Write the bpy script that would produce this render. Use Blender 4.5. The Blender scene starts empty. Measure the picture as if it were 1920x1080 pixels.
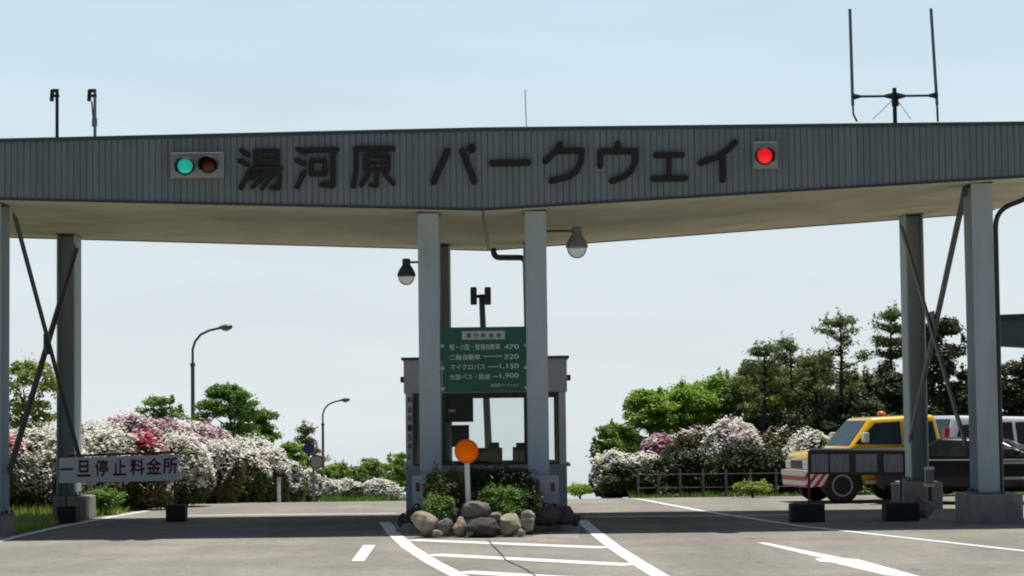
import bpy, bmesh, math, random
import numpy as np
from mathutils import Vector, Matrix

# ------------------------------------------------------------------ camera, sky, sun, exposure
SC = bpy.context.scene
COL = SC.collection
F_PX, H0, CAMZ, ROLL = 4100.0, 795.0, 1.65, math.radians(0.70)
PITCH = math.atan((H0 - 540.0) / F_PX)
cr, sr, cp, sp = math.cos(ROLL), math.sin(ROLL), math.cos(PITCH), math.sin(PITCH)
FW = Vector((0, cp, sp)); UP0 = Vector((0, -sp, cp)); RT0 = Vector((1, 0, 0))
RT = RT0 * cr - UP0 * sr
UP = RT0 * sr + UP0 * cr
cam_d = bpy.data.cameras.new('camera'); cam = bpy.data.objects.new('camera', cam_d); COL.objects.link(cam)
cam_d.sensor_width = 36.0; cam_d.lens = 36.0 * F_PX / 1920.0
cam_d.clip_start = 0.1; cam_d.clip_end = 3.0e6
m3 = Matrix((RT, UP, -FW)).transposed()
cam.matrix_world = Matrix.Translation((0, 0, CAMZ)) @ m3.to_4x4()
SC.camera = cam

SUN_EL, SUN_AZ = math.radians(76.0), math.radians(34.0)
world = bpy.data.worlds.new('World'); SC.world = world; world.use_nodes = True
wn = world.node_tree
sky = wn.nodes.new('ShaderNodeTexSky'); sky.sky_type = 'NISHITA'; sky.sun_disc = False
sky.sun_elevation = SUN_EL; sky.sun_rotation = SUN_AZ
sky.air_density = 1.0; sky.dust_density = 1.2; sky.ozone_density = 1.0; sky.altitude = 50
# pale summer haze along the horizon (dimmed behind the camera, added to deepen the shade), giving way to the deeper Nishita sky higher up
SKY_K = 0.075
bg = wn.nodes['Background']; bg.inputs[1].default_value = SKY_K
wtc = wn.nodes.new('ShaderNodeTexCoord'); wsx = wn.nodes.new('ShaderNodeSeparateXYZ'); wn.links.new(wtc.outputs['Generated'], wsx.inputs[0])
hz = wn.nodes.new('ShaderNodeValToRGB'); he = hz.color_ramp.elements
he[0].position = 0.0; he[0].color = (0.735, 0.795, 0.815, 1); he[1].position = 0.30; he[1].color = (0.42, 0.62, 0.80, 1)
for p_, c_ in ((0.06, (0.715, 0.795, 0.825)), (0.13, (0.655, 0.775, 0.845)), (0.19, (0.585, 0.750, 0.855))):
    k_ = he.new(p_); k_.color = c_ + (1,)
wsc = wn.nodes.new('ShaderNodeVectorMath'); wsc.operation = 'SCALE'; wsc.inputs['Scale'].default_value = 1.0 / SKY_K
wmr = wn.nodes.new('ShaderNodeMapRange'); wmr.inputs[1].default_value = 0.17; wmr.inputs[2].default_value = 0.42; wmr.interpolation_type = 'SMOOTHSTEP'
wmx = wn.nodes.new('ShaderNodeMix'); wmx.data_type = 'RGBA'
wn.links.new(wsx.outputs['Z'], hz.inputs[0]); wn.links.new(hz.outputs[0], wsc.inputs[0]); wn.links.new(wsx.outputs['Z'], wmr.inputs[0])
waz = wn.nodes.new('ShaderNodeMapRange'); waz.inputs[1].default_value = -0.75; waz.inputs[2].default_value = 0.55; waz.inputs[3].default_value = 0.12; waz.inputs[4].default_value = 1.0; waz.interpolation_type = 'SMOOTHSTEP'
wazs = wn.nodes.new('ShaderNodeVectorMath'); wazs.operation = 'SCALE'
wmp = wn.nodes.new('ShaderNodeMapping'); wmp.inputs['Scale'].default_value = (3.0, 3.0, 16.0); wmp.inputs['Rotation'].default_value = (0, 0.5, 0); wn.links.new(wtc.outputs['Generated'], wmp.inputs[0])
wnz = wn.nodes.new('ShaderNodeTexNoise'); wnz.inputs['Scale'].default_value = 2.2; wnz.inputs['Detail'].default_value = 6; wn.links.new(wmp.outputs[0], wnz.inputs['Vector'])
wnr = wn.nodes.new('ShaderNodeMapRange'); wnr.inputs[1].default_value = 0.35; wnr.inputs[2].default_value = 0.75; wnr.inputs[3].default_value = 0.985; wnr.inputs[4].default_value = 1.05; wn.links.new(wnz.outputs[0], wnr.inputs[0])
wns = wn.nodes.new('ShaderNodeVectorMath'); wns.operation = 'SCALE'; wn.links.new(wsc.outputs[0], wns.inputs[0]); wn.links.new(wnr.outputs[0], wns.inputs['Scale'])
wn.links.new(wsx.outputs['Y'], waz.inputs[0]); wn.links.new(wns.outputs[0], wazs.inputs[0]); wn.links.new(waz.outputs[0], wazs.inputs['Scale'])
wn.links.new(wmr.outputs[0], wmx.inputs[0]); wn.links.new(wazs.outputs[0], wmx.inputs[6]); wn.links.new(sky.outputs[0], wmx.inputs[7]); wn.links.new(wmx.outputs[2], bg.inputs[0])
sun_d = bpy.data.lights.new('sun', 'SUN'); sun_d.energy = 5.0; sun_d.angle = math.radians(0.5); sun_d.color = (1.0, 0.955, 0.89)
sun = bpy.data.objects.new('sun', sun_d); COL.objects.link(sun)
SDIR = Vector((math.cos(SUN_EL) * math.sin(SUN_AZ), math.cos(SUN_EL) * math.cos(SUN_AZ), math.sin(SUN_EL)))
sun.rotation_euler = SDIR.to_track_quat('Z', 'Y').to_euler()
SC.view_settings.view_transform = 'Standard'; SC.view_settings.look = 'None'
SC.view_settings.gamma = 1.0; SC.view_settings.exposure = 0.0
SC.cycles.filter_width = 1.9; SC.cycles.max_bounces = 8; SC.cycles.transparent_max_bounces = 12

# ------------------------------------------------------------------ helpers: geometry from the photograph's rays
def ray(px, py):
    return (FW * F_PX + RT * (px - 960.0) - UP * (py - 540.0)).normalized()
def P(px, py, Y):
    d = ray(px, py); t = Y / d.y
    return Vector((d.x * t, Y, CAMZ + d.z * t))
def G(px, py, z=0.0):
    d = ray(px, py); t = (z - CAMZ) / d.z
    return Vector((d.x * t, d.y * t, z))
def gz(Y):
    if Y <= 46: return 0.0
    if Y <= 50: return -0.036 * (Y - 46) ** 2 / 8.0
    if Y <= 150: return -0.072 - 0.036 * (Y - 50)
    return -3.672 - 0.09 * (Y - 150)

# ------------------------------------------------------------------ materials
MATS = {}
def mat(name, col, rough=0.6, metal=0.0, var=0.12, scale=6.0, bump=0.0, bscale=40.0, spec=0.5, stretch=None, dirt=None):
    if name in MATS: return MATS[name]
    m = bpy.data.materials.new(name); m.use_nodes = True; nt = m.node_tree; N = nt.nodes; L = nt.links
    b = N['Principled BSDF']; b.inputs['Roughness'].default_value = rough; b.inputs['Metallic'].default_value = metal
    b.inputs['Specular IOR Level'].default_value = spec
    tc = N.new('ShaderNodeTexCoord'); mp = N.new('ShaderNodeMapping'); L.new(tc.outputs['Object'], mp.inputs[0])
    if stretch: mp.inputs['Scale'].default_value = stretch
    nz = N.new('ShaderNodeTexNoise'); nz.inputs['Scale'].default_value = scale; nz.inputs['Detail'].default_value = 7; nz.inputs['Roughness'].default_value = 0.62
    L.new(mp.outputs[0], nz.inputs['Vector'])
    r = N.new('ShaderNodeValToRGB'); e = r.color_ramp.elements
    e[0].position = 0.28; e[1].position = 0.72
    e[0].color = tuple(max(0, c * (1 - var)) for c in col) + (1,)
    e[1].color = tuple(min(1, c * (1 + var)) for c in col) + (1,)
    L.new(nz.outputs[0], r.inputs[0]); src = r.outputs[0]
    if dirt:
        n2 = N.new('ShaderNodeTexNoise'); n2.inputs['Scale'].default_value = dirt[1]; n2.inputs['Detail'].default_value = 8
        L.new(mp.outputs[0], n2.inputs['Vector'])
        r2 = N.new('ShaderNodeValToRGB'); r2.color_ramp.elements[0].position = dirt[2]; r2.color_ramp.elements[1].position = dirt[2] + 0.18
        L.new(n2.outputs[0], r2.inputs[0])
        mx = N.new('ShaderNodeMix'); mx.data_type = 'RGBA'; L.new(r2.outputs[0], mx.inputs[0]); L.new(src, mx.inputs[6]); mx.inputs[7].default_value = tuple(dirt[0]) + (1,)
        src = mx.outputs[2]
    L.new(src, b.inputs['Base Color'])
    if bump:
        n3 = N.new('ShaderNodeTexNoise'); n3.inputs['Scale'].default_value = bscale; n3.inputs['Detail'].default_value = 6
        L.new(mp.outputs[0], n3.inputs['Vector'])
        bp = N.new('ShaderNodeBump'); bp.inputs['Strength'].default_value = bump; bp.inputs['Distance'].default_value = 0.02
        L.new(n3.outputs[0], bp.inputs['Height']); L.new(bp.outputs[0], b.inputs['Normal'])
    MATS[name] = m; return m

def leafmat(name, cols, trans=0.35, rough=0.55):
    """leaf / petal material: every leaf its own shade out of a ramp, some light passing through"""
    if name in MATS: return MATS[name]
    m = bpy.data.materials.new(name); m.use_nodes = True; nt = m.node_tree; N = nt.nodes; L = nt.links
    N.remove(N['Principled BSDF']); out = N['Material Output']
    g = N.new('ShaderNodeNewGeometry'); r = N.new('ShaderNodeValToRGB'); r.color_ramp.interpolation = 'LINEAR'
    e = r.color_ramp.elements; n = len(cols)
    e[0].position = 0.0; e[0].color = tuple(cols[0]) + (1,); e[1].position = 1.0; e[1].color = tuple(cols[-1]) + (1,)
    for i in range(1, n - 1):
        k = e.new(i / (n - 1)); k.color = tuple(cols[i]) + (1,)
    L.new(g.outputs['Random Per Island'], r.inputs[0])
    d = N.new('ShaderNodeBsdfDiffuse'); t = N.new('ShaderNodeBsdfTranslucent'); gl = N.new('ShaderNodeBsdfGlossy'); gl.inputs['Roughness'].default_value = rough
    gl.inputs['Color'].default_value = (0.9, 0.95, 0.9, 1)
    mx = N.new('ShaderNodeMixShader'); mx.inputs[0].default_value = trans
    L.new(r.outputs[0], d.inputs[0]); L.new(r.outputs[0], t.inputs[0]); L.new(d.outputs[0], mx.inputs[1]); L.new(t.outputs[0], mx.inputs[2])
    m2 = N.new('ShaderNodeMixShader'); m2.inputs[0].default_value = 0.035
    L.new(mx.outputs[0], m2.inputs[1]); L.new(gl.outputs[0], m2.inputs[2]); L.new(m2.outputs[0], out.inputs[0])
    MATS[name] = m; return m

def glass(name, tint=(0.955, 0.972, 0.970), refl=0.08):
    if name in MATS: return MATS[name]
    m = bpy.data.materials.new(name); m.use_nodes = True; nt = m.node_tree; N = nt.nodes; L = nt.links
    N.remove(N['Principled BSDF']); out = N['Material Output']
    t = N.new('ShaderNodeBsdfTransparent'); t.inputs[0].default_value = tuple(tint) + (1,)
    g = N.new('ShaderNodeBsdfGlossy'); g.inputs['Roughness'].default_value = 0.03
    lw = N.new('ShaderNodeFresnel'); lw.inputs[0].default_value = 1.45
    mx = N.new('ShaderNodeMixShader'); L.new(lw.outputs[0], mx.inputs[0]); L.new(t.outputs[0], mx.inputs[1]); L.new(g.outputs[0], mx.inputs[2])
    L.new(mx.outputs[0], out.inputs[0]); MATS[name] = m; return m

def lampmat(name, col, strength):
    if name in MATS: return MATS[name]
    m = bpy.data.materials.new(name); m.use_nodes = True; nt = m.node_tree; b = nt.nodes['Principled BSDF']
    b.inputs['Base Color'].default_value = tuple(col) + (1,); b.inputs['Emission Color'].default_value = tuple(col) + (1,)
    lw = nt.nodes.new('ShaderNodeTexNoise'); lw.inputs['Scale'].default_value = 14
    mr = nt.nodes.new('ShaderNodeMapRange'); mr.inputs[3].default_value = strength * 0.6; mr.inputs[4].default_value = strength * 1.4
    tc = nt.nodes.new('ShaderNodeTexCoord'); nt.links.new(tc.outputs['Object'], lw.inputs['Vector'])
    nt.links.new(lw.outputs[0], mr.inputs[0]); nt.links.new(mr.outputs[0], b.inputs['Emission Strength'])
    b.inputs['Roughness'].default_value = 0.25; MATS[name] = m; return m

def stripes(name, a, bcol, scale, rot):
    m = bpy.data.materials.new(name); m.use_nodes = True; nt = m.node_tree; N = nt.nodes; L = nt.links
    b = N['Principled BSDF']; b.inputs['Roughness'].default_value = 0.4
    tc = N.new('ShaderNodeTexCoord'); mp = N.new('ShaderNodeMapping'); mp.inputs['Rotation'].default_value = rot
    w = N.new('ShaderNodeTexWave'); w.inputs['Scale'].default_value = scale; w.inputs['Distortion'].default_value = 0.0
    r = N.new('ShaderNodeValToRGB'); r.color_ramp.interpolation = 'CONSTANT'; r.color_ramp.elements[0].color = tuple(a) + (1,)
    r.color_ramp.elements[1].position = 0.5; r.color_ramp.elements[1].color = tuple(bcol) + (1,)
    L.new(tc.outputs['Object'], mp.inputs[0]); L.new(mp.outputs[0], w.inputs[0]); L.new(w.outputs[1], r.inputs[0]); L.new(r.outputs[0], b.inputs['Base Color'])
    MATS[name] = m; return m

# ------------------------------------------------------------------ helpers: objects
def wloc(o):
    v = Vector((0, 0, 0))
    while o is not None: v += o.location; o = o.parent
    return v
def tag(o, label=None, cat=None, group=None, kind=None):
    if label: o['label'] = label
    if cat: o['category'] = cat
    if group: o['group'] = group
    if kind: o['kind'] = kind
    return o
def thing(name, label, cat, loc=(0, 0, 0), group=None):
    o = bpy.data.objects.new(name, None); COL.objects.link(o); o.location = loc; o.empty_display_size = 0.2
    return tag(o, label, cat, group)
def children(o): return [c for c in bpy.data.objects if c.parent == o]
def copy_tree(o, parent=None):
    c = o.copy(); COL.objects.link(c)
    if parent is not None: c.parent = parent
    for ch in children(o): copy_tree(ch, c)
    return c

class MB:
    def __init__(s): s.v = []; s.f = []
    def add(s, vs, fs):
        k = len(s.v); s.v += [tuple(v) for v in vs]; s.f += [tuple(i + k for i in f) for f in fs]; return s
    def box(s, x0, x1, y0, y1, z0, z1):
        vs = [(x0, y0, z0), (x1, y0, z0), (x1, y1, z0), (x0, y1, z0), (x0, y0, z1), (x1, y0, z1), (x1, y1, z1), (x0, y1, z1)]
        return s.add(vs, [(3, 2, 1, 0), (4, 5, 6, 7), (0, 1, 5, 4), (1, 2, 6, 5), (2, 3, 7, 6), (3, 0, 4, 7)])
    def hexa(s, b, t):      # four bottom corners, four top corners, both counter-clockwise from above
        return s.add(list(b) + list(t), [(3, 2, 1, 0), (4, 5, 6, 7), (0, 1, 5, 4), (1, 2, 6, 5), (2, 3, 7, 6), (3, 0, 4, 7)])
    def bar(s, a, b, w, h, up=(0, 0, 1)):
        a, b = Vector(a), Vector(b); d = (b - a).normalized(); u = Vector(up)
        x = d.cross(u)
        if x.length < 1e-4: x = d.cross(Vector((0, 1, 0)))
        x.normalize(); y = x.cross(d).normalized()
        q = [(-w / 2, -h / 2), (w / 2, -h / 2), (w / 2, h / 2), (-w / 2, h / 2)]
        vs = [a + x * i + y * j for i, j in q] + [b + x * i + y * j for i, j in q]
        return s.add(vs, [(3, 2, 1, 0), (4, 5, 6, 7), (0, 1, 5, 4), (1, 2, 6, 5), (2, 3, 7, 6), (3, 0, 4, 7)])
    def tube(s, pts, rad, n=12, caps=True):
        pts = [Vector(p) for p in pts]; m = len(pts)
        rs = rad if isinstance(rad, (list, tuple)) else [rad] * m
        vs = []; px = None
        for i, p in enumerate(pts):
            d = (pts[min(i + 1, m - 1)] - pts[max(i - 1, 0)]).normalized()
            if px is None:
                px = d.cross(Vector((0, 0, 1)))
                if px.length < 1e-3: px = Vector((1, 0, 0))
            px = (px - d * px.dot(d))
            if px.length < 1e-5: px = d.orthogonal()
            px.normalize(); py = d.cross(px)
            for k in range(n):
                a = 2 * math.pi * k / n; vs.append(p + (px * math.cos(a) + py * math.sin(a)) * rs[i])
        fs = [(i * n + k, i * n + (k + 1) % n, (i + 1) * n + (k + 1) % n, (i + 1) * n + k) for i in range(m - 1) for k in range(n)]
        if caps: fs += [tuple(range(n))[::-1], tuple((m - 1) * n + k for k in range(n))]
        return s.add(vs, fs)
    def lathe(s, prof, c, n=24, axis='z', caps=True):   # prof: (r, h) along the axis
        vs = []
        for r, h in prof:
            for k in range(n):
                a = 2 * math.pi * k / n; x, y = r * math.cos(a), r * math.sin(a)
                vs.append((c[0] + x, c[1] + y, c[2] + h) if axis == 'z' else (c[0] + x, c[1] - h, c[2] + y) if axis == 'y' else (c[0] + h, c[1] + x, c[2] + y))
        m = len(prof)
        fs = [(i * n + k, i * n + (k + 1) % n, (i + 1) * n + (k + 1) % n, (i + 1) * n + k) for i in range(m - 1) for k in range(n)]
        if caps: fs += [tuple(range(n))[::-1], tuple((m - 1) * n + k for k in range(n))]
        return s.add(vs, fs)
    def prism(s, poly, off):                 # planar polygon (3-D points) swept along off
        n = len(poly); off = Vector(off); poly = [Vector(p) for p in poly]
        return s.add(poly + [p + off for p in poly], [tuple(range(n)), tuple(range(2 * n - 1, n - 1, -1))] + [(i, i + n, (i + 1) % n + n, (i + 1) % n) for i in range(n)])
    def build(s, name, m, parent=None, smooth=False, bevel=0.0, seg=2, ang=30):
        me = bpy.data.meshes.new(name); off = wloc(parent) if parent is not None else Vector((0, 0, 0))
        me.from_pydata([(v[0] - off.x, v[1] - off.y, v[2] - off.z) for v in s.v], [], s.f)
        bm = bmesh.new(); bm.from_mesh(me)
        bmesh.ops.recalc_face_normals(bm, faces=bm.faces)
        if bevel:
            es = [e for e in bm.edges if len(e.link_faces) == 2 and e.calc_face_angle(0) > math.radians(ang)]
            bmesh.ops.bevel(bm, geom=es, offset=bevel, segments=seg, affect='EDGES', profile=0.6, clamp_overlap=True)
        bm.to_mesh(me); bm.free()
        if smooth:
            me.polygons.foreach_set('use_smooth', [True] * len(me.polygons))
            try: me.set_sharp_from_angle(angle=math.radians(40))
            except Exception: pass
        me.materials.append(m)
        o = bpy.data.objects.new(name, me); COL.objects.link(o)
        if parent is not None: o.parent = parent
        return o

def np_mesh(name, V, quads, m, parent):
    off = np.array(wloc(parent)) if parent is not None else np.zeros(3)
    me = bpy.data.meshes.new(name); nv = len(V); nq = len(quads)
    me.vertices.add(nv); me.vertices.foreach_set('co', (V - off).astype(np.float32).ravel())
    k = quads.shape[1]
    me.loops.add(nq * k); me.loops.foreach_set('vertex_index', quads.astype(np.int32).ravel())
    me.polygons.add(nq); me.polygons.foreach_set('loop_start', np.arange(0, nq * k, k, dtype=np.int32))
    me.update(calc_edges=True); me.materials.append(m)
    o = bpy.data.objects.new(name, me); COL.objects.link(o)
    if parent is not None: o.parent = parent
    return o

def noise3(p, seed, freq):
    r = np.random.RandomState(seed); s = np.zeros(len(p))
    for i in range(6):
        k = r.normal(size=3) * freq * (1 + 0.35 * i); s += np.sin(p @ k + r.uniform(0, 6.28)) / (1 + 0.25 * i)
    return s / 3.0

def leaves(name, blobs, n, size, m, parent, seed=0, shell=0.55, elong=1.9, out=0.7, up=0.25, keep=None, zmin=None, flat=0.0, stray=0.0):
    """n small leaf-shaped faces spread through a set of ellipsoid clumps (cx, cy, cz, rx, ry, rz)"""
    r = np.random.RandomState(seed); B = np.array(blobs, float)
    w = (B[:, 3] * B[:, 4] + B[:, 3] * B[:, 5] + B[:, 4] * B[:, 5]); w /= w.sum()
    idx = r.choice(len(B), n, p=w); d = r.normal(size=(n, 3)); d /= np.linalg.norm(d, axis=1)[:, None]
    rad = shell + (1 - shell) * r.uniform(size=n) ** 0.6
    rad *= 1 + 0.16 * noise3(d * 2.2 + idx[:, None] * 3.1, seed + 5, 1.6)
    if stray: rad = rad + r.exponential(stray, n)
    p = B[idx, :3] + d * B[idx, 3:6] * rad[:, None]
    ok = np.ones(n, bool)
    if keep is not None: ok &= keep(p, d)
    if zmin is not None: ok &= p[:, 2] > (zmin(p) if callable(zmin) else zmin)
    p, d = p[ok], d[ok]; n = len(p)
    nr = d * out + r.normal(size=(n, 3)) * 0.55 + np.array([0, 0, up]); nr /= np.linalg.norm(nr, axis=1)[:, None]
    t = r.normal(size=(n, 3)); t[:, 2] *= (1 - flat); t -= nr * (t * nr).sum(1)[:, None]; t /= np.linalg.norm(t, axis=1)[:, None] + 1e-9
    b = np.cross(nr, t); sz = size * r.uniform(0.6, 1.35, size=n)[:, None]
    V = np.empty((n, 4, 3)); V[:, 0] = p - t * sz; V[:, 1] = p - b * sz / elong; V[:, 2] = p + t * sz + nr * sz * 0.15; V[:, 3] = p + b * sz / elong
    return np_mesh(name, V.reshape(-1, 3), np.arange(4 * n).reshape(-1, 4), m, parent)

# ------------------------------------------------------------------ palette
M_brace = mat('dark_grey_brace_paint', (0.13, 0.15, 0.155), 0.6, 0, 0.2, 3, spec=0.2)
M_fascia = mat('ribbed_grey_cladding', (0.205, 0.245, 0.258), 0.55, 0.0, 0.10, 2.2, stretch=(3, 1, 0.22), spec=0.15)
def board_tones(m, pitch, amt):
    """each cladding board slightly its own tone, with a faint rain-streaked foot"""
    nt = m.node_tree; N = nt.nodes; L = nt.links; b = N['Principled BSDF']; src = b.inputs['Base Color'].links[0].from_socket
    tc = N.new('ShaderNodeTexCoord'); sx = N.new('ShaderNodeSeparateXYZ'); L.new(tc.outputs['Object'], sx.inputs[0])
    d = N.new('ShaderNodeMath'); d.operation = 'DIVIDE'; d.inputs[1].default_value = pitch; L.new(sx.outputs['X'], d.inputs[0])
    fl = N.new('ShaderNodeMath'); fl.operation = 'FLOOR'; L.new(d.outputs[0], fl.inputs[0])
    wn_ = N.new('ShaderNodeTexWhiteNoise'); wn_.noise_dimensions = '1D'; L.new(fl.outputs[0], wn_.inputs['W'])
    mr = N.new('ShaderNodeMapRange'); mr.inputs[3].default_value = 1 - amt; mr.inputs[4].default_value = 1 + amt; L.new(wn_.outputs['Value'], mr.inputs[0])
    vm = N.new('ShaderNodeVectorMath'); vm.operation = 'SCALE'; L.new(src, vm.inputs[0]); L.new(mr.outputs[0], vm.inputs['Scale']); L.new(vm.outputs[0], b.inputs['Base Color'])
board_tones(M_fascia, 0.294, 0.055)
M_trim = mat('dark_blue_green_flashing', (0.05, 0.085, 0.095), 0.45, 0, 0.08)
M_soffit = mat('olive_beige_soffit', (0.60, 0.565, 0.44), 0.85, 0, 0.13, 0.9, dirt=((0.46, 0.43, 0.32), 0.5, 0.55), spec=0.1)
M_steel = mat('grey_painted_steel', (0.43, 0.51, 0.54), 0.6, 0, 0.10, 2.0, stretch=(1, 1, 0.3), dirt=((0.34, 0.38, 0.38), 1.3, 0.56), spec=0.12)
M_steel_dark = mat('dark_painted_steel', (0.045, 0.052, 0.055), 0.5, 0, 0.1)
M_letter = mat('dark_brown_letter', (0.012, 0.011, 0.0105), 0.6, 0, 0.1)
M_conc = mat('weathered_concrete', (0.29, 0.275, 0.25), 0.9, 0, 0.18, 4, bump=0.3, dirt=((0.16, 0.15, 0.13), 2.5, 0.55))
M_black = mat('black_plastic', (0.012, 0.012, 0.013), 0.5, 0, 0.1)
M_blackmetal = mat('black_metal', (0.02, 0.022, 0.024), 0.4, 0, 0.1)
M_white = mat('white_paint', (0.72, 0.72, 0.70), 0.5, 0, 0.06)
M_signal = mat('light_grey_housing', (0.34, 0.35, 0.34), 0.5, 0, 0.08)
M_glass = glass('clear_glass')

# ------------------------------------------------------------------ setting: ground, road, markings, sea
def sheet(name, rows, m, dz):
    V, Fc = [], []
    n = len(rows[0])
    for row in rows: V += [(x, y, z + dz) for x, y, z in row]
    for i in range(len(rows) - 1):
        for j in range(n - 1): Fc.append((i * n + j, i * n + j + 1, (i + 1) * n + j + 1, (i + 1) * n + j))
    mb = MB(); mb.add(V, Fc); o = mb.build(name, m, smooth=True); o['kind'] = 'structure'; return o

def ground_mat():
    m = bpy.data.materials.new('grassy_soil'); m.use_nodes = True; nt = m.node_tree; N = nt.nodes; L = nt.links; b = N['Principled BSDF']
    b.inputs['Roughness'].default_value = 1.0; b.inputs['Specular IOR Level'].default_value = 0.1
    tc = N.new('ShaderNodeTexCoord'); a = N.new('ShaderNodeTexNoise'); a.inputs['Scale'].default_value = 1.4; a.inputs['Detail'].default_value = 10; a.inputs['Roughness'].default_value = 0.7
    r = N.new('ShaderNodeValToRGB'); e = r.color_ramp.elements; e[0].position = 0.35; e[0].color = (0.045, 0.065, 0.02, 1); e[1].position = 0.68; e[1].color = (0.16, 0.13, 0.08, 1)
    k = e.new(0.52); k.color = (0.085, 0.11, 0.035, 1)
    L.new(tc.outputs['Object'], a.inputs['Vector']); L.new(a.outputs[0], r.inputs[0]); L.new(r.outputs[0], b.inputs['Base Color'])
    bp = N.new('ShaderNodeBump'); bp.inputs['Strength'].default_value = 0.6; bp.inputs['Distance'].default_value = 0.05
    a2 = N.new('ShaderNodeTexNoise'); a2.inputs['Scale'].default_value = 18; L.new(tc.outputs['Object'], a2.inputs['Vector']); L.new(a2.outputs[0], bp.inputs['Height']); L.new(bp.outputs[0], b.inputs['Normal'])
    return m
def asphalt_mat():
    m = bpy.data.materials.new('worn_asphalt'); m.use_nodes = True; nt = m.node_tree; N = nt.nodes; L = nt.links; b = N['Principled BSDF']
    b.inputs['Roughness'].default_value = 1.0; b.inputs['Specular IOR Level'].default_value = 0.0
    tc = N.new('ShaderNodeTexCoord')
    def nz(s, d=6, st=None):
        mp = N.new('ShaderNodeMapping'); L.new(tc.outputs['Object'], mp.inputs[0])
        if st: mp.inputs['Scale'].default_value = st
        t = N.new('ShaderNodeTexNoise'); t.inputs['Scale'].default_value = s; t.inputs['Detail'].default_value = d; L.new(mp.outputs[0], t.inputs['Vector']); return t.outputs[0]
    def ramp(src, p0, c0, p1, c1):
        r = N.new('ShaderNodeValToRGB'); e = r.color_ramp.elements; e[0].position = p0; e[0].color = c0; e[1].position = p1; e[1].color = c1; L.new(src, r.inputs[0]); return r.outputs[0]
    base = ramp(nz(0.35, 8, (1, 0.35, 1)), 0.3, (0.252, 0.242, 0.206, 1), 0.7, (0.305, 0.292, 0.250, 1))
    grain = ramp(nz(55, 3), 0.3, (0.72, 0.72, 0.72, 1), 0.7, (1.22, 1.22, 1.22, 1))
    coarse = ramp(nz(7, 5), 0.3, (0.88, 0.88, 0.88, 1), 0.7, (1.1, 1.1, 1.1, 1))
    def mul(a, c):
        x = N.new('ShaderNodeMix'); x.data_type = 'RGBA'; x.blend_type = 'MULTIPLY'; x.inputs[0].default_value = 1; L.new(a, x.inputs[6]); L.new(c, x.inputs[7]); return x.outputs[2]
    col = mul(mul(base, grain), coarse)
    patch = ramp(nz(0.55, 9), 0.44, (0.90, 0.90, 0.91, 1), 0.60, (1.05, 1.05, 1.04, 1)); col = mul(col, patch)
    worn = ramp(nz(0.9, 6, (1, 0.10, 1)), 0.36, (0.91, 0.91, 0.92, 1), 0.62, (1.06, 1.06, 1.05, 1)); col = mul(col, worn)      # long polished and soiled streaks along the lanes
    spots = ramp(nz(2.6, 3), 0.26, (0.62, 0.61, 0.6, 1), 0.34, (1, 1, 1, 1)); col = mul(col, spots)                             # scattered oil drips
    L.new(col, b.inputs['Base Color'])
    bp = N.new('ShaderNodeBump'); bp.inputs['Strength'].default_value = 0.35; bp.inputs['Distance'].default_value = 0.01
    L.new(nz(90, 2), bp.inputs['Height']); L.new(bp.outputs[0], b.inputs['Normal'])
    return m
M_ground = ground_mat(); M_asph = asphalt_mat()
ys = [-300, -150, -60, -20, 0, 20, 30, 36, 40, 43, 46, 47, 48, 49, 50, 52, 55, 60, 66, 72, 80, 90, 100, 120, 150, 200, 300, 420, 560, 720]
xs = [-600, -300, -120, -60, -30, -15, -8, 0, 8, 15, 30, 60, 120, 300, 600]
sheet('ground', [[(x, y, gz(y)) for x in xs] for y in ys], M_ground, 0.0)
def xl(Y):
    return float(np.interp(Y, [-100, 33.4, 34.6, 40, 48, 65, 80, 100, 120], [-26, -26, -7.95, -7.9, -7.3, -6.0, -3.4, 2.5, 10]))
def xr(Y):
    return float(np.interp(Y, [-100, 49.6, 50.4, 65, 80, 100, 120], [26, 26, 2.6, 3.4, 6.0, 12, 20]))
ry = [-60, -20, 0, 15, 25, 33.4, 34.0, 34.6, 38, 42, 46, 47, 48, 49, 49.6, 50, 50.4, 53, 57, 61, 65, 70, 75, 80, 86, 92, 100, 110, 120]
sheet('road', [[(xl(y) + (xr(y) - xl(y)) * k / 10, y, gz(y)) for k in range(11)] for y in ry], M_asph, 0.004)
# sea far below, out to the horizon
m = mat('sea_water', (0.16, 0.20, 0.22), 0.0, 0, 0.05, 0.01, spec=1.0)
mb = MB(); n = 96; mb.add([(900000 * math.cos(2 * math.pi * k / n), 900000 * math.sin(2 * math.pi * k / n), -52) for k in range(n)], [tuple(range(n))])
o = mb.build('sea', m); o['kind'] = 'structure'

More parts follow.
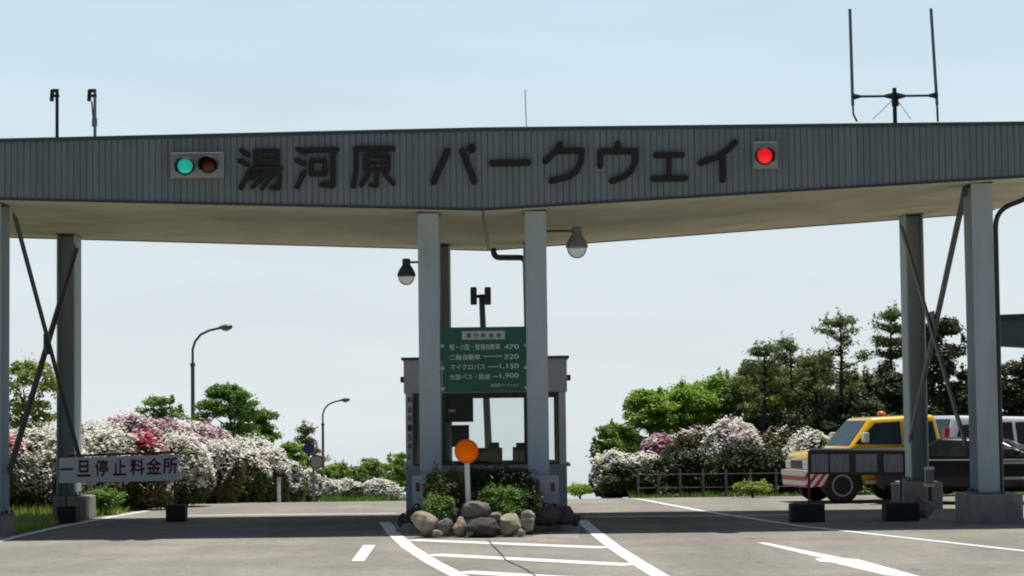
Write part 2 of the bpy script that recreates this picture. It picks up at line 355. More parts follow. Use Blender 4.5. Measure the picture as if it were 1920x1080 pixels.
M_mark = mat('worn_white_road_paint', (0.74, 0.74, 0.72), 0.7, 0, 0.08, 3, dirt=((0.44, 0.42, 0.38), 7, 0.56))
def mark(px_poly, name='road_marking'):
    pts = [G(x, y) for x, y in px_poly]; mb = MB()
    mb.add([(p.x, p.y, gz(p.y) + 0.008) for p in pts], [tuple(range(len(pts)))]); o = mb.build(name, M_mark); o['kind'] = 'structure'; return o
def stripe(pts, w, name='road_marking', sub=6, dz=0.008):
    """a painted line w metres wide through ground points"""
    pts = [Vector((p[0], p[1], 0)) for p in pts]; dense = []
    for a, b in zip(pts[:-1], pts[1:]):
        for k in range(sub): dense.append(a.lerp(b, k / sub))
    dense.append(pts[-1]); V, Fc = [], []
    for i, p in enumerate(dense):
        d = (dense[min(i + 1, len(dense) - 1)] - dense[max(i - 1, 0)]).normalized(); nrm = Vector((-d.y, d.x, 0)) * w / 2
        for q in (p + nrm, p - nrm): V.append((q.x, q.y, gz(q.y) + dz))
    for i in range(len(dense) - 1): Fc.append((2 * i, 2 * i + 1, 2 * i + 3, 2 * i + 2))
    mb = MB(); mb.add(V, Fc); o = mb.build(name, M_mark); o['kind'] = 'structure'; return o
g2 = lambda x, y: tuple(G(x, y))[:2]
# gore in front of the island: curved left border, straight right border, cross bars
lb = [G(722, 980), G(737, 1000), G(768, 1028), G(812, 1056), G(866, 1084), G(925, 1110)]
rb = [G(1090, 976), G(1117, 1000), G(1153, 1028), G(1196, 1056), G(1242, 1084), G(1295, 1115)]
stripe(lb, 0.20, 'gore_border', dz=0.0085); stripe(rb, 0.20, 'gore_border', dz=0.0085)
def cross(y0, xa, y1, xb, dz=0.0075):
    a, b = G(xa, y0), G(xb, y1); stripe([a, b], 0.40, 'gore_bar', 2, dz=dz)
cross(1013, 768, 1028, 1142); cross(1040.5, 806, 1060.5, 1190); cross(1073, 862, 1096, 1250)
mark([(681, 1023), (704, 1023), (683, 1053), (659, 1053)], 'lane_dash')
# right lane arrow, edge lines, stop lines
mark([(1419, 1018.5), (1437, 1018.5), (1585, 1048), (1610, 1050), (1740, 1086), (1660, 1080), (1560, 1056), (1535, 1054), (1528, 1048), (1545, 1048.5)], 'lane_arrow')
stripe([(2.55, 48.5), (3.4, 41), (4.45, 34.3), (6.35, 27), (8.2, 20)], 0.14, 'edge_line', 10)
stripe([(-7.35, 20), (-7.68, 33), (-7.72, 37), (-7.55, 41), (-7.05, 48), (-5.75, 65), (-3.2, 80)], 0.14, 'edge_line', 10)
a, b = G(1096, 970), G(1500, 966); stripe([a, b], 0.22, 'stop_line', 2, dz=0.0075)
a, b = G(352, 967), G(742, 963); stripe([a, b], 0.22, 'stop_line', 2, dz=0.0075)
# a tar-dark crack wandering across the gore
cpts = [(915, 1014), (924, 1024), (940, 1040), (947, 1050), (963, 1058), (985, 1068), (1002, 1080), (1015, 1095)]
M_crack = mat('tar_crack', (0.075, 0.073, 0.068), 0.9, 0, 0.2)
o = stripe([g2(*p) for p in cpts], 0.022, 'road_crack', 3, dz=0.0115); o.data.materials[0] = M_crack

# raised island under booth and columns
M_kerb = mat('island_concrete', (0.30, 0.285, 0.255), 0.9, 0, 0.2, 3, bump=0.3, dirt=((0.16, 0.15, 0.12), 3, 0.55))
def oval(x0, x1, y0, y1, r, z):
    pts = []
    for cx, cy, a0 in ((x1 - r, y1 - r, 0), (x0 + r, y1 - r, 90), (x0 + r, y0 + r, 180), (x1 - r, y0 + r, 270)):
        for k in range(7):
            a = math.radians(a0 + 15 * k); pts.append((cx + r * math.cos(a), cy + r * math.sin(a), z))
    return pts
mb = MB(); mb.prism(oval(-1.86, 0.95, 33.45, 45.5, 0.8, 0.0), (0, 0, 0.14)); o = mb.build('island_kerb', M_kerb, bevel=0.02); o['kind'] = 'structure'
mb = MB(); mb.add([tuple(p) for p in (G(760, 1004) , G(1085, 1010), G(1090, 980), G(740, 980))], [(0, 1, 2, 3)])
for i, v in enumerate(mb.v): mb.v[i] = (v[0], v[1], 0.006)
o = mb.build('island_apron', M_kerb); o['kind'] = 'structure'

# ------------------------------------------------------------------ the toll gate canopy
YF, YB = 34.0, 41.5
XL, XC, XR = -9.95, P(905, 392, YF).x, 9.1
def lin(p0, p1, x): return p0[1] + (p1[1] - p0[1]) * (x - p0[0]) / (p1[0] - p0[0])
def xz(px, py, Y): p = P(px, py, Y); return (p.x, p.z)
tl, tc_, tr = xz(0, 260, YF), xz(905, 239, YF), xz(1920, 228, YF)
bl, bc, br = xz(0, 372, YF), xz(905, 392, YF), xz(1920, 330, YF)
kl, kc, kr = xz(155, 447, YB), xz(912, 468, YB), xz(1680, 410, YB)
ztop = lambda x: lin(tl, tc_, x) if x < XC else lin(tc_, tr, x)
zbot = lambda x: lin(bl, bc, x) if x < XC else lin(bc, br, x)
zbak = lambda x: lin(kl, kc, x) if x < XC else lin(kc, kr, x)
def zsof(x, y): return zbot(x) + (zbak(x) - zbot(x)) * (y - YF) / (YB - YF)
gate = thing('toll_gate', 'long grey toll gate canopy on steel columns carrying dark Japanese lettering', 'toll gate', (XC, 37.5, 0))
# ribbed fascia: flat boards with narrow recessed joints
V, Fc = [], []; x = XL; k = 0; st = []
rnd = random.Random(4)
while x < XR - 0.02:
    w = 0.078
    for xx, dy in ((x, 0.0), (x + w, 0.0), (x + w + 0.004, 0.014), (x + w + 0.016, 0.014)): st.append((min(xx, XR), dy))
    x += w + 0.020
st.append((XR, 0.0))
for xx, dy in st: V += [(xx, YF + dy, zbot(xx)), (xx, YF + dy, ztop(xx) - 0.06)]
for i in range(len(st) - 1): Fc.append((2 * i, 2 * i + 2, 2 * i + 3, 2 * i + 1))
mb = MB(); mb.add(V, Fc); mb.build('fascia', M_fascia, gate)
mb = MB()
for xa, xb in ((XL, XC), (XC, XR)):
    mb.hexa([(xa, YF + 0.03, zbot(xa) + 0.03), (xb, YF + 0.03, zbot(xb) + 0.03), (xb, YB, zbak(xb) + 0.03), (xa, YB, zbak(xa) + 0.03)],
            [(xa, YF + 0.03, ztop(xa) - 0.03), (xb, YF + 0.03, ztop(xb) - 0.03), (xb, YB, zbak(xb) + 0.42), (xa, YB, zbak(xa) + 0.42)])
mb.build('roof_deck', M_trim, gate)
mb = MB()
for xa, xb in ((XL - 0.03, XC), (XC, XR + 0.03)):
    mb.hexa([(xa, YF - 0.03, ztop(xa) - 0.06), (xb, YF - 0.03, ztop(xb) - 0.06), (xb, YF + 0.12, ztop(xb) - 0.06), (xa, YF + 0.12, ztop(xa) - 0.06)],
            [(xa, YF - 0.03, ztop(xa)), (xb, YF - 0.03, ztop(xb)), (xb, YF + 0.12, ztop(xb)), (xa, YF + 0.12, ztop(xa))])
mb.build('roof_flashing', M_trim, gate)
mb = MB()
for xa, xb in ((XL, XC), (XC, XR)):
    N = 10
    for i in range(N):
        a, b = xa + (xb - xa) * i / N, xa + (xb - xa) * (i + 1) / N
        mb.hexa([(a, YF + 0.02, zbot(a) - 0.012), (b, YF + 0.02, zbot(b) - 0.012), (b, YB - 0.004, zsof(b, YB) - 0.012), (a, YB - 0.004, zsof(a, YB) - 0.012)],
                [(a, YF + 0.02, zbot(a) + 0.02), (b, YF + 0.02, zbot(b) + 0.02), (b, YB - 0.004, zsof(b, YB) + 0.02), (a, YB - 0.004, zsof(a, YB) + 0.02)])
mb.build('soffit', M_soffit, gate)
for y_, z_, h_ in ((YF - 0.004, lambda x: zbot(x) - 0.01, 0.035), (YB + 0.004, zbak, 0.06)):
    mb = MB()
    for xa, xb in ((XL, XC), (XC, XR)): mb.bar((xa, y_, z_(xa)), (xb, y_, z_(xb)), 0.03, h_)
    mb.build('edge_strip', M_steel_dark, gate)
mb = MB(); mb.bar((XC, YF + 0.05, zsof(XC, YF) - 0.016), (XC, YB - 0.05, zsof(XC, YB) - 0.016), 0.035, 0.012); mb.build('soffit_seam', M_steel_dark, gate)

# columns: wide-flange steel sections, web running front to back
colX = {'l': -8.25, 'a': P(806, 600, 34.8).x, 'b': P(1006, 600, 34.8).x, 'r': P(1840, 640, 34.8).x}
for key, X in colX.items():
    for Yc in (34.80, 40.65):
        X2 = X
        zt = zsof(X2, Yc) - 0.012
        z0 = 0.0
        mb = MB(); w = 0.335; d = 0.62
        if Yc > 38:
            mb.box(X2 - w / 2, X2 - w / 2 + 0.022, Yc - d / 2, Yc + d / 2, z0, zt); mb.box(X2 + w / 2 - 0.022, X2 + w / 2, Yc - d / 2, Yc + d / 2, z0, zt)
            mb.box(X2 - w / 2 + 0.022, X2 + w / 2 - 0.022, Yc + 0.05, Yc + 0.068, z0, zt)
        else:
            mb.box(X2 - w / 2, X2 + w / 2, Yc - d / 2, Yc - d / 2 + 0.026, z0, zt); mb.box(X2 - w / 2, X2 + w / 2, Yc + d / 2 - 0.026, Yc + d / 2, z0, zt)
        if Yc < 38: mb.box(X2 - 0.010, X2 + 0.010, Yc - d / 2 + 0.026, Yc + d / 2 - 0.026, z0, zt)
        c = mb.build('column', M_steel, gate)
        mb = MB(); mb.box(X2 - 0.175, X2 + 0.175, Yc - 0.32, Yc + 0.32, zt - 0.022, zt + 0.004); mb.build('cap_plate', M_steel_dark, c)
def footing(X, Y, wx, wy, h):
    mb = MB(); mb.box(X - wx / 2, X + wx / 2, Y - wy / 2, Y + wy / 2, -0.1, h); return mb.build('footing', M_conc, gate, bevel=0.025)
def base_plate(X, Y, z):
    mb = MB(); mb.box(X - 0.24, X + 0.24, Y - 0.38, Y + 0.38, z - 0.004, z + 0.03); bp_ = mb.build('base_plate', M_brace, gate, bevel=0.004)
    for dx in (-0.20, 0.20):
        for dy in (-0.33, 0.0, 0.33):
            mb = MB(); mb.tube([(X + dx, Y + dy, z + 0.03), (X + dx, Y + dy, z + 0.085)], 0.02, 6); mb.build('bolt', M_steel_dark, bp_)
for q_ in ((-8.25, 34.8, 0.30), (-8.25, 40.65, 0.42), (colX['r'], 34.8, 0.46), (colX['r'], 40.65, 0.50)): base_plate(*q_)
footing(-8.32, 34.8, 0.62, 1.0, 0.30); footing(-8.15, 40.65, 0.62, 0.95, 0.42)
footing(colX['r'] + 0.05, 34.8, 0.86, 1.05, 0.46); footing(colX['r'] + 0.02, 40.65, 0.72, 0.95, 0.50)
for X in (-8.04, 7.24):
    for (ya, za), (yb, zb) in (((35.0, 5.12), (40.4, 1.05)), ((40.4, 5.05), (35.0, 1.0))):
        s = 0.04 if za > 5.1 else -0.04
        dz = 0.0 if X < 0 else 0.22
        mb = MB(); mb.bar((X + s, ya, za + dz), (X + s, yb, zb + dz), 0.012, 0.11); mb.bar((X + s + 0.03, ya, za + dz - 0.05), (X + s + 0.03, yb, zb + dz - 0.05), 0.07, 0.012)
        mb.build('brace', M_brace, gate)
    mb = MB(); mb.box(X - 0.012, X + 0.012, 37.5, 37.9, 2.95 + (0.2 if X > 0 else 0), 3.3 + (0.2 if X > 0 else 0)); mb.build('gusset_plate', M_brace, gate)

# the lettering: rounded strokes standing proud of the fascia
def glyph(name, strokes, r, parent, m, Y, depth=0.06, n=7):
    mb = MB(); q = 0
    for stx in strokes:
        rr = r
        if isinstance(stx, tuple): stx, rr = stx
        pts = [P(x, y, Y) for x, y in stx]; R = rr * Y / F_PX
        for a, b in zip(pts[:-1], pts[1:]):
            d = (b - a); L_ = max(d.length, 1e-5); d = d / L_; ang = math.atan2(d.z, d.x); poly = []
            for c, a0 in ((b, ang - math.pi / 2), (a, ang + math.pi / 2)):
                for k in range(n + 1):
                    t = a0 + math.pi * k / n; poly.append((c.x + R * math.cos(t), Y - depth - 0.0012 * q, c.z + R * math.sin(t)))
            mb.prism(poly, (0, depth + 0.0012 * q + 0.02, 0)); q += 1
    return mb.build(name, m, parent)
def cz(pts): return [(420 + x / 4.0, 220 + y / 4.0) for x, y in pts]
def arc(cx, cy, r, n=14): return [(cx + r * math.cos(2 * math.pi * k / n), cy + r * math.sin(2 * math.pi * k / n)) for k in range(n + 1)]
def box_(x0, y0, x1, y1): return [(x0, y0), (x1, y0), (x1, y1), (x0, y1), (x0, y0)]
YL = YF
kan = [
    [(cz([(132, 252), (185, 285)]), 4.6), (cz([(122, 330), (178, 357)]), 4.6), (cz([(128, 530), (195, 405)]), 4.6),
     (cz(box_(238, 255, 405, 348)), 3.9), (cz([(238, 302), (405, 302)]), 2.6), (cz([(215, 383), (430, 383)]), 3.6),
     (cz([(262, 395), (205, 462)]), 3.6), (cz([(250, 428), (422, 428), (408, 535), (355, 532)]), 3.9), (cz([(310, 432), (212, 528)]), 3.4), (cz([(368, 435), (285, 538)]), 3.4)],
    [(cz([(556, 242), (606, 268)]), 4.8), (cz([(548, 326), (600, 350)]), 4.8), (cz([(550, 522), (602, 415)]), 4.8),
     (cz([(598, 252), (848, 246)]), 4.8), (cz([(818, 250), (818, 512), (735, 508)]), 5.2), (cz(box_(655, 328, 758, 428)), 4.4)],
    [(cz([(988, 238), (1268, 238)]), 5.0), (cz([(992, 238), (992, 400), (970, 518)]), 4.8), (cz([(1140, 242), (1118, 282)]), 3.4),
     (cz(box_(1060, 292, 1236, 396)), 3.9), (cz([(1060, 344), (1236, 344)]), 3.0), (cz([(1145, 400), (1145, 512), (1105, 512)]), 4.4),
     (cz([(1082, 430), (1030, 512)]), 4.0), (cz([(1208, 430), (1272, 500)]), 4.4)],
]
kat = [
    [([(839, 284), (813, 341)], 6.3), ([(867, 284), (889, 340)], 6.3), (arc(884, 279, 6.0), 2.6)],
    [([(922, 307), (990, 305.5)], 6.0)],
    [([(1050, 271), (1042, 284), (1022, 303)], 5.6), ([(1046, 284), (1091, 283), (1089, 302), (1082, 320), (1066, 332), (1034, 340)], 5.6)],
    [([(1158, 270), (1158.5, 283)], 5.4), ([(1125, 311), (1125, 285)], 5.6), ([(1125, 285), (1192, 284), (1191, 303), (1184, 320), (1170, 332), (1147, 340)], 5.6)],
    [([(1229, 292), (1279, 291)], 5.2), ([(1253.5, 292), (1253.5, 335)], 5.2), ([(1224, 336), (1285, 334.8)], 5.4)],
    [([(1377, 268), (1364, 281), (1345, 295), (1313, 306)], 5.6), ([(1354, 288), (1354.5, 338)], 5.6)],
]
for g in kan + kat: glyph('sign_character', g, 5.0, gate, M_letter, YL)

# downpipe bends
def bend(pts, r, k=5):
    out = [Vector(pts[0])]
    for a, b, c in zip(pts[:-2], pts[1:-1], pts[2:]):
        a, b, c = Vector(a), Vector(b), Vector(c); u = (a - b).normalized() * r; w = (c - b).normalized() * r
        for i in range(k + 1):
            t = i / k; out.append((b + u) * (1 - t) ** 2 + b * 2 * t * (1 - t) + (b + w) * t ** 2)
    out.append(Vector(pts[-1])); return out
mb = MB(); mb.tube(bend([P(925, 462, 41.2), P(926, 483, 41.2), P(985, 483, 41.2), (P(990, 483, 41.2).x, 41.2, 0.2)], 0.12), 0.055); mb.build('drain_pipe', M_steel_dark, gate, smooth=True)
pr = P(1864, 400, 35.6)
mb = MB(); mb.tube(bend([P(1975, 352, 34.9), P(1915, 376, 35.3), P(1866, 395, 35.6), (pr.x, 35.6, 0.05)], 0.28), 0.042); mb.build('drain_pipe', M_steel_dark, gate, smooth=True)

# ------------------------------------------------------------------ text by the built-in font
def text_mesh(txt, x_px, y_px, h_px, Y, name, m, parent, w_px=None, bold=0.0, depth=0.004, align='LEFT', gap=0.0):
    """characters h_px tall whose left end and baseline are seen at x_px, y_px, on the plane Y"""
    cu = bpy.data.curves.new('lettering', 'FONT'); cu.body = txt; cu.size = 1.0; cu.extrude = 0.0; cu.offset = 0.0
    ob = bpy.data.objects.new('lettering', cu); COL.objects.link(ob); bpy.context.view_layer.update()
    dg = bpy.context.evaluated_depsgraph_get(); me = bpy.data.meshes.new_from_object(ob.evaluated_get(dg)); bpy.data.objects.remove(ob)
    co = np.empty(len(me.vertices) * 3, np.float32); me.vertices.foreach_get('co', co); co = co.reshape(-1, 3)
    mn, mx = co.min(0), co.max(0); s = h_px * Y / F_PX / max(mx[1] - mn[1], 1e-6)
    sx = s if w_px is None else w_px * Y / F_PX / max(mx[0] - mn[0], 1e-6)
    if bold:
        bmt = bmesh.new(); bmt.from_mesh(me); base = list(bmt.verts) + list(bmt.edges) + list(bmt.faces)
        for q, (dx, dy) in enumerate(((bold, 0), (-bold, 0), (0, bold), (0, -bold))):
            g_ = bmesh.ops.duplicate(bmt, geom=base)['geom']
            for v_ in g_:
                if isinstance(v_, bmesh.types.BMVert): v_.co.x += dx; v_.co.y += dy; v_.co.z -= 1.0 + q
        bmt.to_mesh(me); bmt.free(); co = np.empty(len(me.vertices) * 3, np.float32); me.vertices.foreach_get('co', co); co = co.reshape(-1, 3); mn, mx = co.min(0), co.max(0)
        s = h_px * Y / F_PX / max(mx[1] - mn[1], 1e-6); sx = s if w_px is None else w_px * Y / F_PX / max(mx[0] - mn[0], 1e-6)
    o0 = P(x_px, y_px, Y); off = np.array(wloc(parent)); new = np.empty_like(co)
    xx = (co[:, 0] - mn[0]) * sx
    if align == 'RIGHT': xx = xx - xx.max()
    new[:, 0] = o0.x + xx - off[0]; new[:, 1] = Y - depth - off[1] + co[:, 2] * 0.0006; new[:, 2] = o0.z + (co[:, 1] - mn[1]) * s - off[2] - xx * 0.0
    me.vertices.foreach_set('co', new.ravel()); me.materials.clear(); me.materials.append(m); me.update()
    o = bpy.data.objects.new(name, me); COL.objects.link(o); o.parent = parent; return o

# price board
M_green = mat('green_board_paint', (0.010, 0.105, 0.072), 0.45, 0, 0.10, 3)
M_txt = mat('pale_lettering', (0.50, 0.58, 0.55), 0.6, 0, 0.05)
YPB = 34.50
a, b = P(829, 614, YPB), P(987, 734, YPB)
pb = thing('price_board', 'green toll price board with white Japanese text hung between the two middle columns', 'price board', ((a.x + b.x) / 2, YPB, b.z))
mb = MB(); mb.box(a.x, b.x, YPB, YPB + 0.05, b.z, a.z); mb.build('panel', M_green, pb, bevel=0.004)
for yy in (648, 690, 728):
    for xx in (a.x - 0.03, b.x - 0.03):
        z = P(905, yy, YPB).z; mb = MB(); mb.box(xx, xx + 0.06, YPB - 0.012, YPB + 0.06, z - 0.022, z + 0.022); mb.build('mounting_bracket', M_steel, pb)
h0, h1 = P(866, 621, YPB), P(947, 636, YPB)
mb = MB(); mb.box(h0.x, h1.x, YPB - 0.006, YPB, h1.z, h0.z); hp = mb.build('heading_plate', mat('pale_plate', (0.42, 0.48, 0.46), 0.6), pb)
for i, c in enumerate('通行料金表'): text_mesh(c, 874 + i * 14.2, 633.3, 8.6, YPB - 0.006, 'sign_character', mat('dark_green_lettering', (0.03, 0.09, 0.07), 0.6), hp, w_px=8.6, bold=0.02)
def row(items, y, h):
    for t, x, w in items: text_mesh(t, x, y, h, YPB, 'board_lettering', M_txt, pb, w_px=w, bold=0.022, depth=0.005)
row([('軽・小型・普通自動車', 843, 95)], 656.5, 11); row([('470', 945, 28)], 655, 9.4)
row([('二輪自動車', 843, 58)], 675.5, 11); row([('320', 945, 28)], 673.5, 9.4)
row([('マイクロバス', 844, 66)], 693.5, 10.5); row([('1,150', 937, 36)], 692.5, 10.8)
row([('大型バス・路線', 843, 76)], 712.5, 11); row([('1,900', 937, 36)], 710.5, 10.8)
row([('湯河原パークウェイ', 920, 53)], 725.5, 6.0)
for xa, xb, y in ((906, 942, 668), (915, 934, 687.5), (924, 934, 706)):
    q0, q1 = P(xa, y, YPB), P(xb, y, YPB); mb = MB(); mb.box(q0.x, q1.x, YPB - 0.005, YPB, q0.z - 0.007, q0.z + 0.007); mb.build('leader_line', M_txt, pb)

# ------------------------------------------------------------------ traffic signals on the fascia
M_green_on = lampmat('green_lamp_lit', (0.02, 0.42, 0.33), 0.62)
M_red_on = lampmat('red_lamp_lit', (0.85, 0.015, 0.02), 0.72)
M_red_off = mat('red_lens_unlit', (0.10, 0.012, 0.012), 0.25, 0, 0.15)
def signal(px0, py0, px1, py1, lamps, label):
    Y = YF - 0.02; a, b = P(px0, py0, Y), P(px1, py1, Y)
    o = thing('traffic_signal', label, 'traffic signal', ((a.x + b.x) / 2, Y, b.z), 'traffic signals on the toll gate')
    mb = MB(); mb.box(a.x, b.x, Y - 0.13, Y, b.z, a.z); mb.build('housing', M_signal, o, bevel=0.015)
    for (lx, ly, m) in lamps:
        c = P(lx, ly, Y - 0.14); r = 0.118; rh_ = 0.150
        mb = MB(); mb.lathe([(r, -0.01), (r, 0.015), (r * 0.85, 0.035), (r * 0.45, 0.05), (0.003, 0.054)], (c.x, Y - 0.13, c.z), 24, 'y'); mb.build('lens', m, o, smooth=True)
        mb = MB(); mb.lathe([(rh_ * 0.95, -0.004), (rh_ * 0.95, 0.004), (r, 0.006)], (c.x, Y - 0.13, c.z), 28, 'y'); mb.build('bezel', M_black, o)
        V, Fc = [], []; n = 20
        for i in range(n + 1):                      # hood: three quarters of a tube, longer at the top
            t = math.radians(-35 + 250 * i / n); L_ = 0.30 * (0.30 + 0.70 * max(0, math.sin(t)))
            for rr in (rh_ * 0.96, rh_ * 1.03):
                for yy in (0, L_): V.append((c.x + rr * math.cos(t), Y - 0.13 - yy, c.z + rr * math.sin(t) - yy * 0.20))
        for i in range(n):
            k = 4 * i
            for q in ((0, 1, 5, 4), (2, 6, 7, 3), (1, 3, 7, 5), (0, 4, 6, 2)): Fc.append(tuple(k + w for w in q))
        Fc += [(0, 2, 3, 1), (4 * n, 4 * n + 1, 4 * n + 3, 4 * n + 2)]
        mb = MB(); mb.add(V, Fc); mb.build('hood', M_blackmetal, o, smooth=True)
signal(322, 288, 421, 334, [(347, 311, M_green_on), (391, 308, M_red_off)], 'two-lamp signal box with lit green lens beside the large lettering')
signal(1410, 268, 1457, 317, [(1434, 292, M_red_on)], 'single-lamp signal box with lit red lens beside the large lettering')

# ------------------------------------------------------------------ aerials and lamps on the roof
def roofz(px, Y): return ztop(P(px, 240, Y).x) - 0.02
def rod(mb, pts, r): mb.tube(pts, r, 8)
YA = 35.2
an = thing('antenna', 'twin upright rod antenna on a crossbar above the right of the canopy', 'antenna', (P(1678, 228, YA).x, YA, roofz(1678, YA)))
mb = MB(); rod(mb, [(an.location.x, YA, an.location.z - 0.3), P(1677, 165, YA)], 0.035); mb.tube([P(1679, 199, YA), P(1678, 186, YA)], 0.06, 8); mb.build('mast', M_blackmetal, an)
mb = MB(); p, q = P(1598, 181, YA), P(1757, 179, YA); rod(mb, [p, q], 0.02)
for c, s in ((P(1604, 181, YA), 1), (P(1751, 179, YA), -1), (P(1668, 180, YA), -1), (P(1688, 180, YA), 1)):
    mb.tube([c - Vector((s * 0.06, 0, 0)), c + Vector((s * 0.08, 0, 0))], [0.06, 0.025], 8)
mb.build('crossbar', M_blackmetal, an)
for t, b in (((1593.5, 17), (1599, 198)), ((1745.5, 16), (1757, 196))):
    mb = MB(); rod(mb, [P(*b, YA), P(*t, YA)], 0.026); mb.build('antenna_rod', mat('blue_grey_rod', (0.16, 0.19, 0.23), 0.5), an)
mb = MB(); rod(mb, [P(1599, 198, YA), P(1600, 214, YA), P(1607, 228, YA)], 0.016); mb.build('cable', M_steel_dark, an); mb = MB(); rod(mb, [P(1757, 196, YA), P(1758.5, 228, YA)], 0.018); mb.build('cable', M_steel_dark, an)
mb = MB(); rod(mb, [P(1671, 190, YA), P(1636, 224, YA)], 0.006); mb.build('guy_wire', M_steel, an); mb = MB(); rod(mb, [P(1684, 190, YA), P(1708, 224, YA)], 0.006); mb.build('guy_wire', M_steel, an)
o = thing('whip_antenna', 'single very thin whip aerial above the canopy middle', 'antenna', (P(986, 236, YA).x, YA, roofz(986, YA)))
mb = MB(); rod(mb, [P(987, 240, YA), P(984.5, 168, YA)], 0.007); mb.build('rod', mat('pale_rod', (0.3, 0.33, 0.36), 0.5), o)
def roof_lamp(px, dark, label):
    o = thing('roof_lamp', label, 'lamp', (P(px, 250, YA).x, YA, roofz(px, YA)), 'lamp posts on the left of the canopy')
    mb = MB(); x = px + 3
    if dark: rod(mb, [P(x, 262, YA), P(x, 170, YA)], 0.028)
    else: rod(mb, [P(x + 1, 262, YA), P(x + 1, 168, YA)], 0.026); rod(mb, [P(x - 5, 190, YA), P(x - 1, 238, YA)], 0.014); mb.tube([P(x, 237, YA), P(x + 0.5, 222, YA)], 0.045, 8)
    mb.build('pole', M_blackmetal if dark else mat('galvanised_steel', (0.28, 0.30, 0.32), 0.45, 0.4), o)
    mb = MB(); mb.bar(P(x - 9, 170, YA), P(x + 3, 170, YA), 0.06, 0.05); mb.bar(P(x - 5, 180, YA), P(x + 4, 179, YA), 0.05, 0.045); mb.build('bracket', M_blackmetal, o)
    mb = MB(); mb.bar(P(x - 8.5, 168, YA), P(x - 10, 190, YA), 0.07, 0.06); mb.build('lamp_head', M_blackmetal, o, bevel=0.01)
roof_lamp(104, True, 'dark thin lamp post on the canopy, the left of the pair')
roof_lamp(174, False, 'pale lamp post with a cable on the canopy, the right of the pair')

# ------------------------------------------------------------------ bell floodlights on the middle columns
M_bowl = bpy.data.materials.new('frosted_bowl_glass'); M_bowl.use_nodes = True
_nt = M_bowl.node_tree; _nt.nodes.remove(_nt.nodes['Principled BSDF'])
_t = _nt.nodes.new('ShaderNodeBsdfTransparent'); _t.inputs[0].default_value = (0.93, 0.93, 0.88, 1); _tl = _nt.nodes.new('ShaderNodeBsdfTranslucent'); _tl.inputs[0].default_value = (0.92, 0.92, 0.88, 1)
_g = _nt.nodes.new('ShaderNodeBsdfGlossy'); _g.inputs[0].default_value = (0.9, 0.9, 0.9, 1); _g.inputs[1].default_value = 0.15; _fr = _nt.nodes.new('ShaderNodeFresnel'); _fr.inputs[0].default_value = 1.12
_m1 = _nt.nodes.new('ShaderNodeMixShader'); _m1.inputs[0].default_value = 0.45; _m2 = _nt.nodes.new('ShaderNodeMixShader')
_nt.links.new(_t.outputs[0], _m1.inputs[1]); _nt.links.new(_tl.outputs[0], _m1.inputs[2]); _nt.links.new(_fr.outputs[0], _m2.inputs[0]); _nt.links.new(_m1.outputs[0], _m2.inputs[1]); _nt.links.new(_g.outputs[0], _m2.inputs[2]); _nt.links.new(_m2.outputs[0], _nt.nodes['Material Output'].inputs[0])
def bell(px, py, ay, colx, label, s=1.0):
    Y = 34.70; c = P(px, py, Y); z = c.z; o = thing('floodlight', label, 'floodlight', (c.x, Y, z), 'bell floodlights on the middle columns')
    k = 0.0115 * s
    mb = MB(); mb.lathe([(6 * k, 24 * k), (7 * k, 22 * k), (7 * k, 13 * k), (10 * k, 9 * k), (14.5 * k, 1 * k), (16.0 * k, -4.5 * k), (16.4 * k, -6 * k), (15.0 * k, -6.2 * k)], (c.x, Y, z), caps=False); mb.build('lamp_shade', M_steel_dark if s < 0.9 else mat('grey_lamp_shade', (0.20, 0.21, 0.21), 0.4), o, smooth=True)
    mb = MB(); mb.lathe([(14.6 * k, -5.5 * k), (14.4 * k, -8 * k), (12.8 * k, -14 * k), (9 * k, -19 * k), (4 * k, -21.5 * k), (0.2 * k, -22 * k)], (c.x, Y, z)); mb.build('glass_bowl', M_bowl, o, smooth=True)
    e = P(colx, ay, Y); mb = MB(); mb.tube([(c.x, Y, e.z), e], 0.018, 8); mb.build('arm', M_steel_dark, o)
bell(762, 511, 491.5, 790, 'dark bell floodlight seen against the sky left of the middle columns', 0.80)
bell(1081.5, 456, 433.5, 1022, 'grey bell floodlight on a long arm right of the middle columns', 0.96)

# ------------------------------------------------------------------ toll booth
BX0, BX1, BY0, BY1 = P(760, 800, 36.7).x, P(1062, 800, 36.7).x, 36.7, 39.5
M_bwall = mat('booth_grey_panel', (0.34, 0.36, 0.375), 0.55, 0, 0.1, 3, stretch=(1, 1, 0.3)); M_bpost = mat('booth_pale_frame', (0.62, 0.63, 0.62), 0.5, 0, 0.08)
booth = thing('toll_booth', 'grey glazed toll booth on the island behind the price board', 'toll booth', ((BX0 + BX1) / 2, 38.1, 0.14))
zs, zh, zt = 0.97, 2.18, 2.74
mb = MB(); t = 0.08
mb.box(BX0, BX1, BY0, BY0 + t, 0.14, zs); mb.box(BX0, BX1, BY1 - t, BY1, 0.14, zs); mb.box(BX0, BX0 + t, BY0 + t, BY1 - t, 0.14, zs); mb.box(BX1 - t, BX1, BY0 + t, BY1 - t, 0.14, zs)
mb.build('wall', M_bwall, booth, bevel=0.008)
mb = MB(); mb.box(BX0 - 0.02, BX1 + 0.02, BY0 - 0.02, BY1 + 0.02, zh, zt); mb.build('fascia', mat('booth_fascia', (0.52, 0.53, 0.53), 0.6, 0, 0.1), booth, bevel=0.01)
mb = MB(); mb.box(BX0 - 0.06, BX1 + 0.06, BY0 - 0.06, BY1 + 0.06, zt, zt + 0.045); mb.build('roof', M_trim, booth, bevel=0.008)
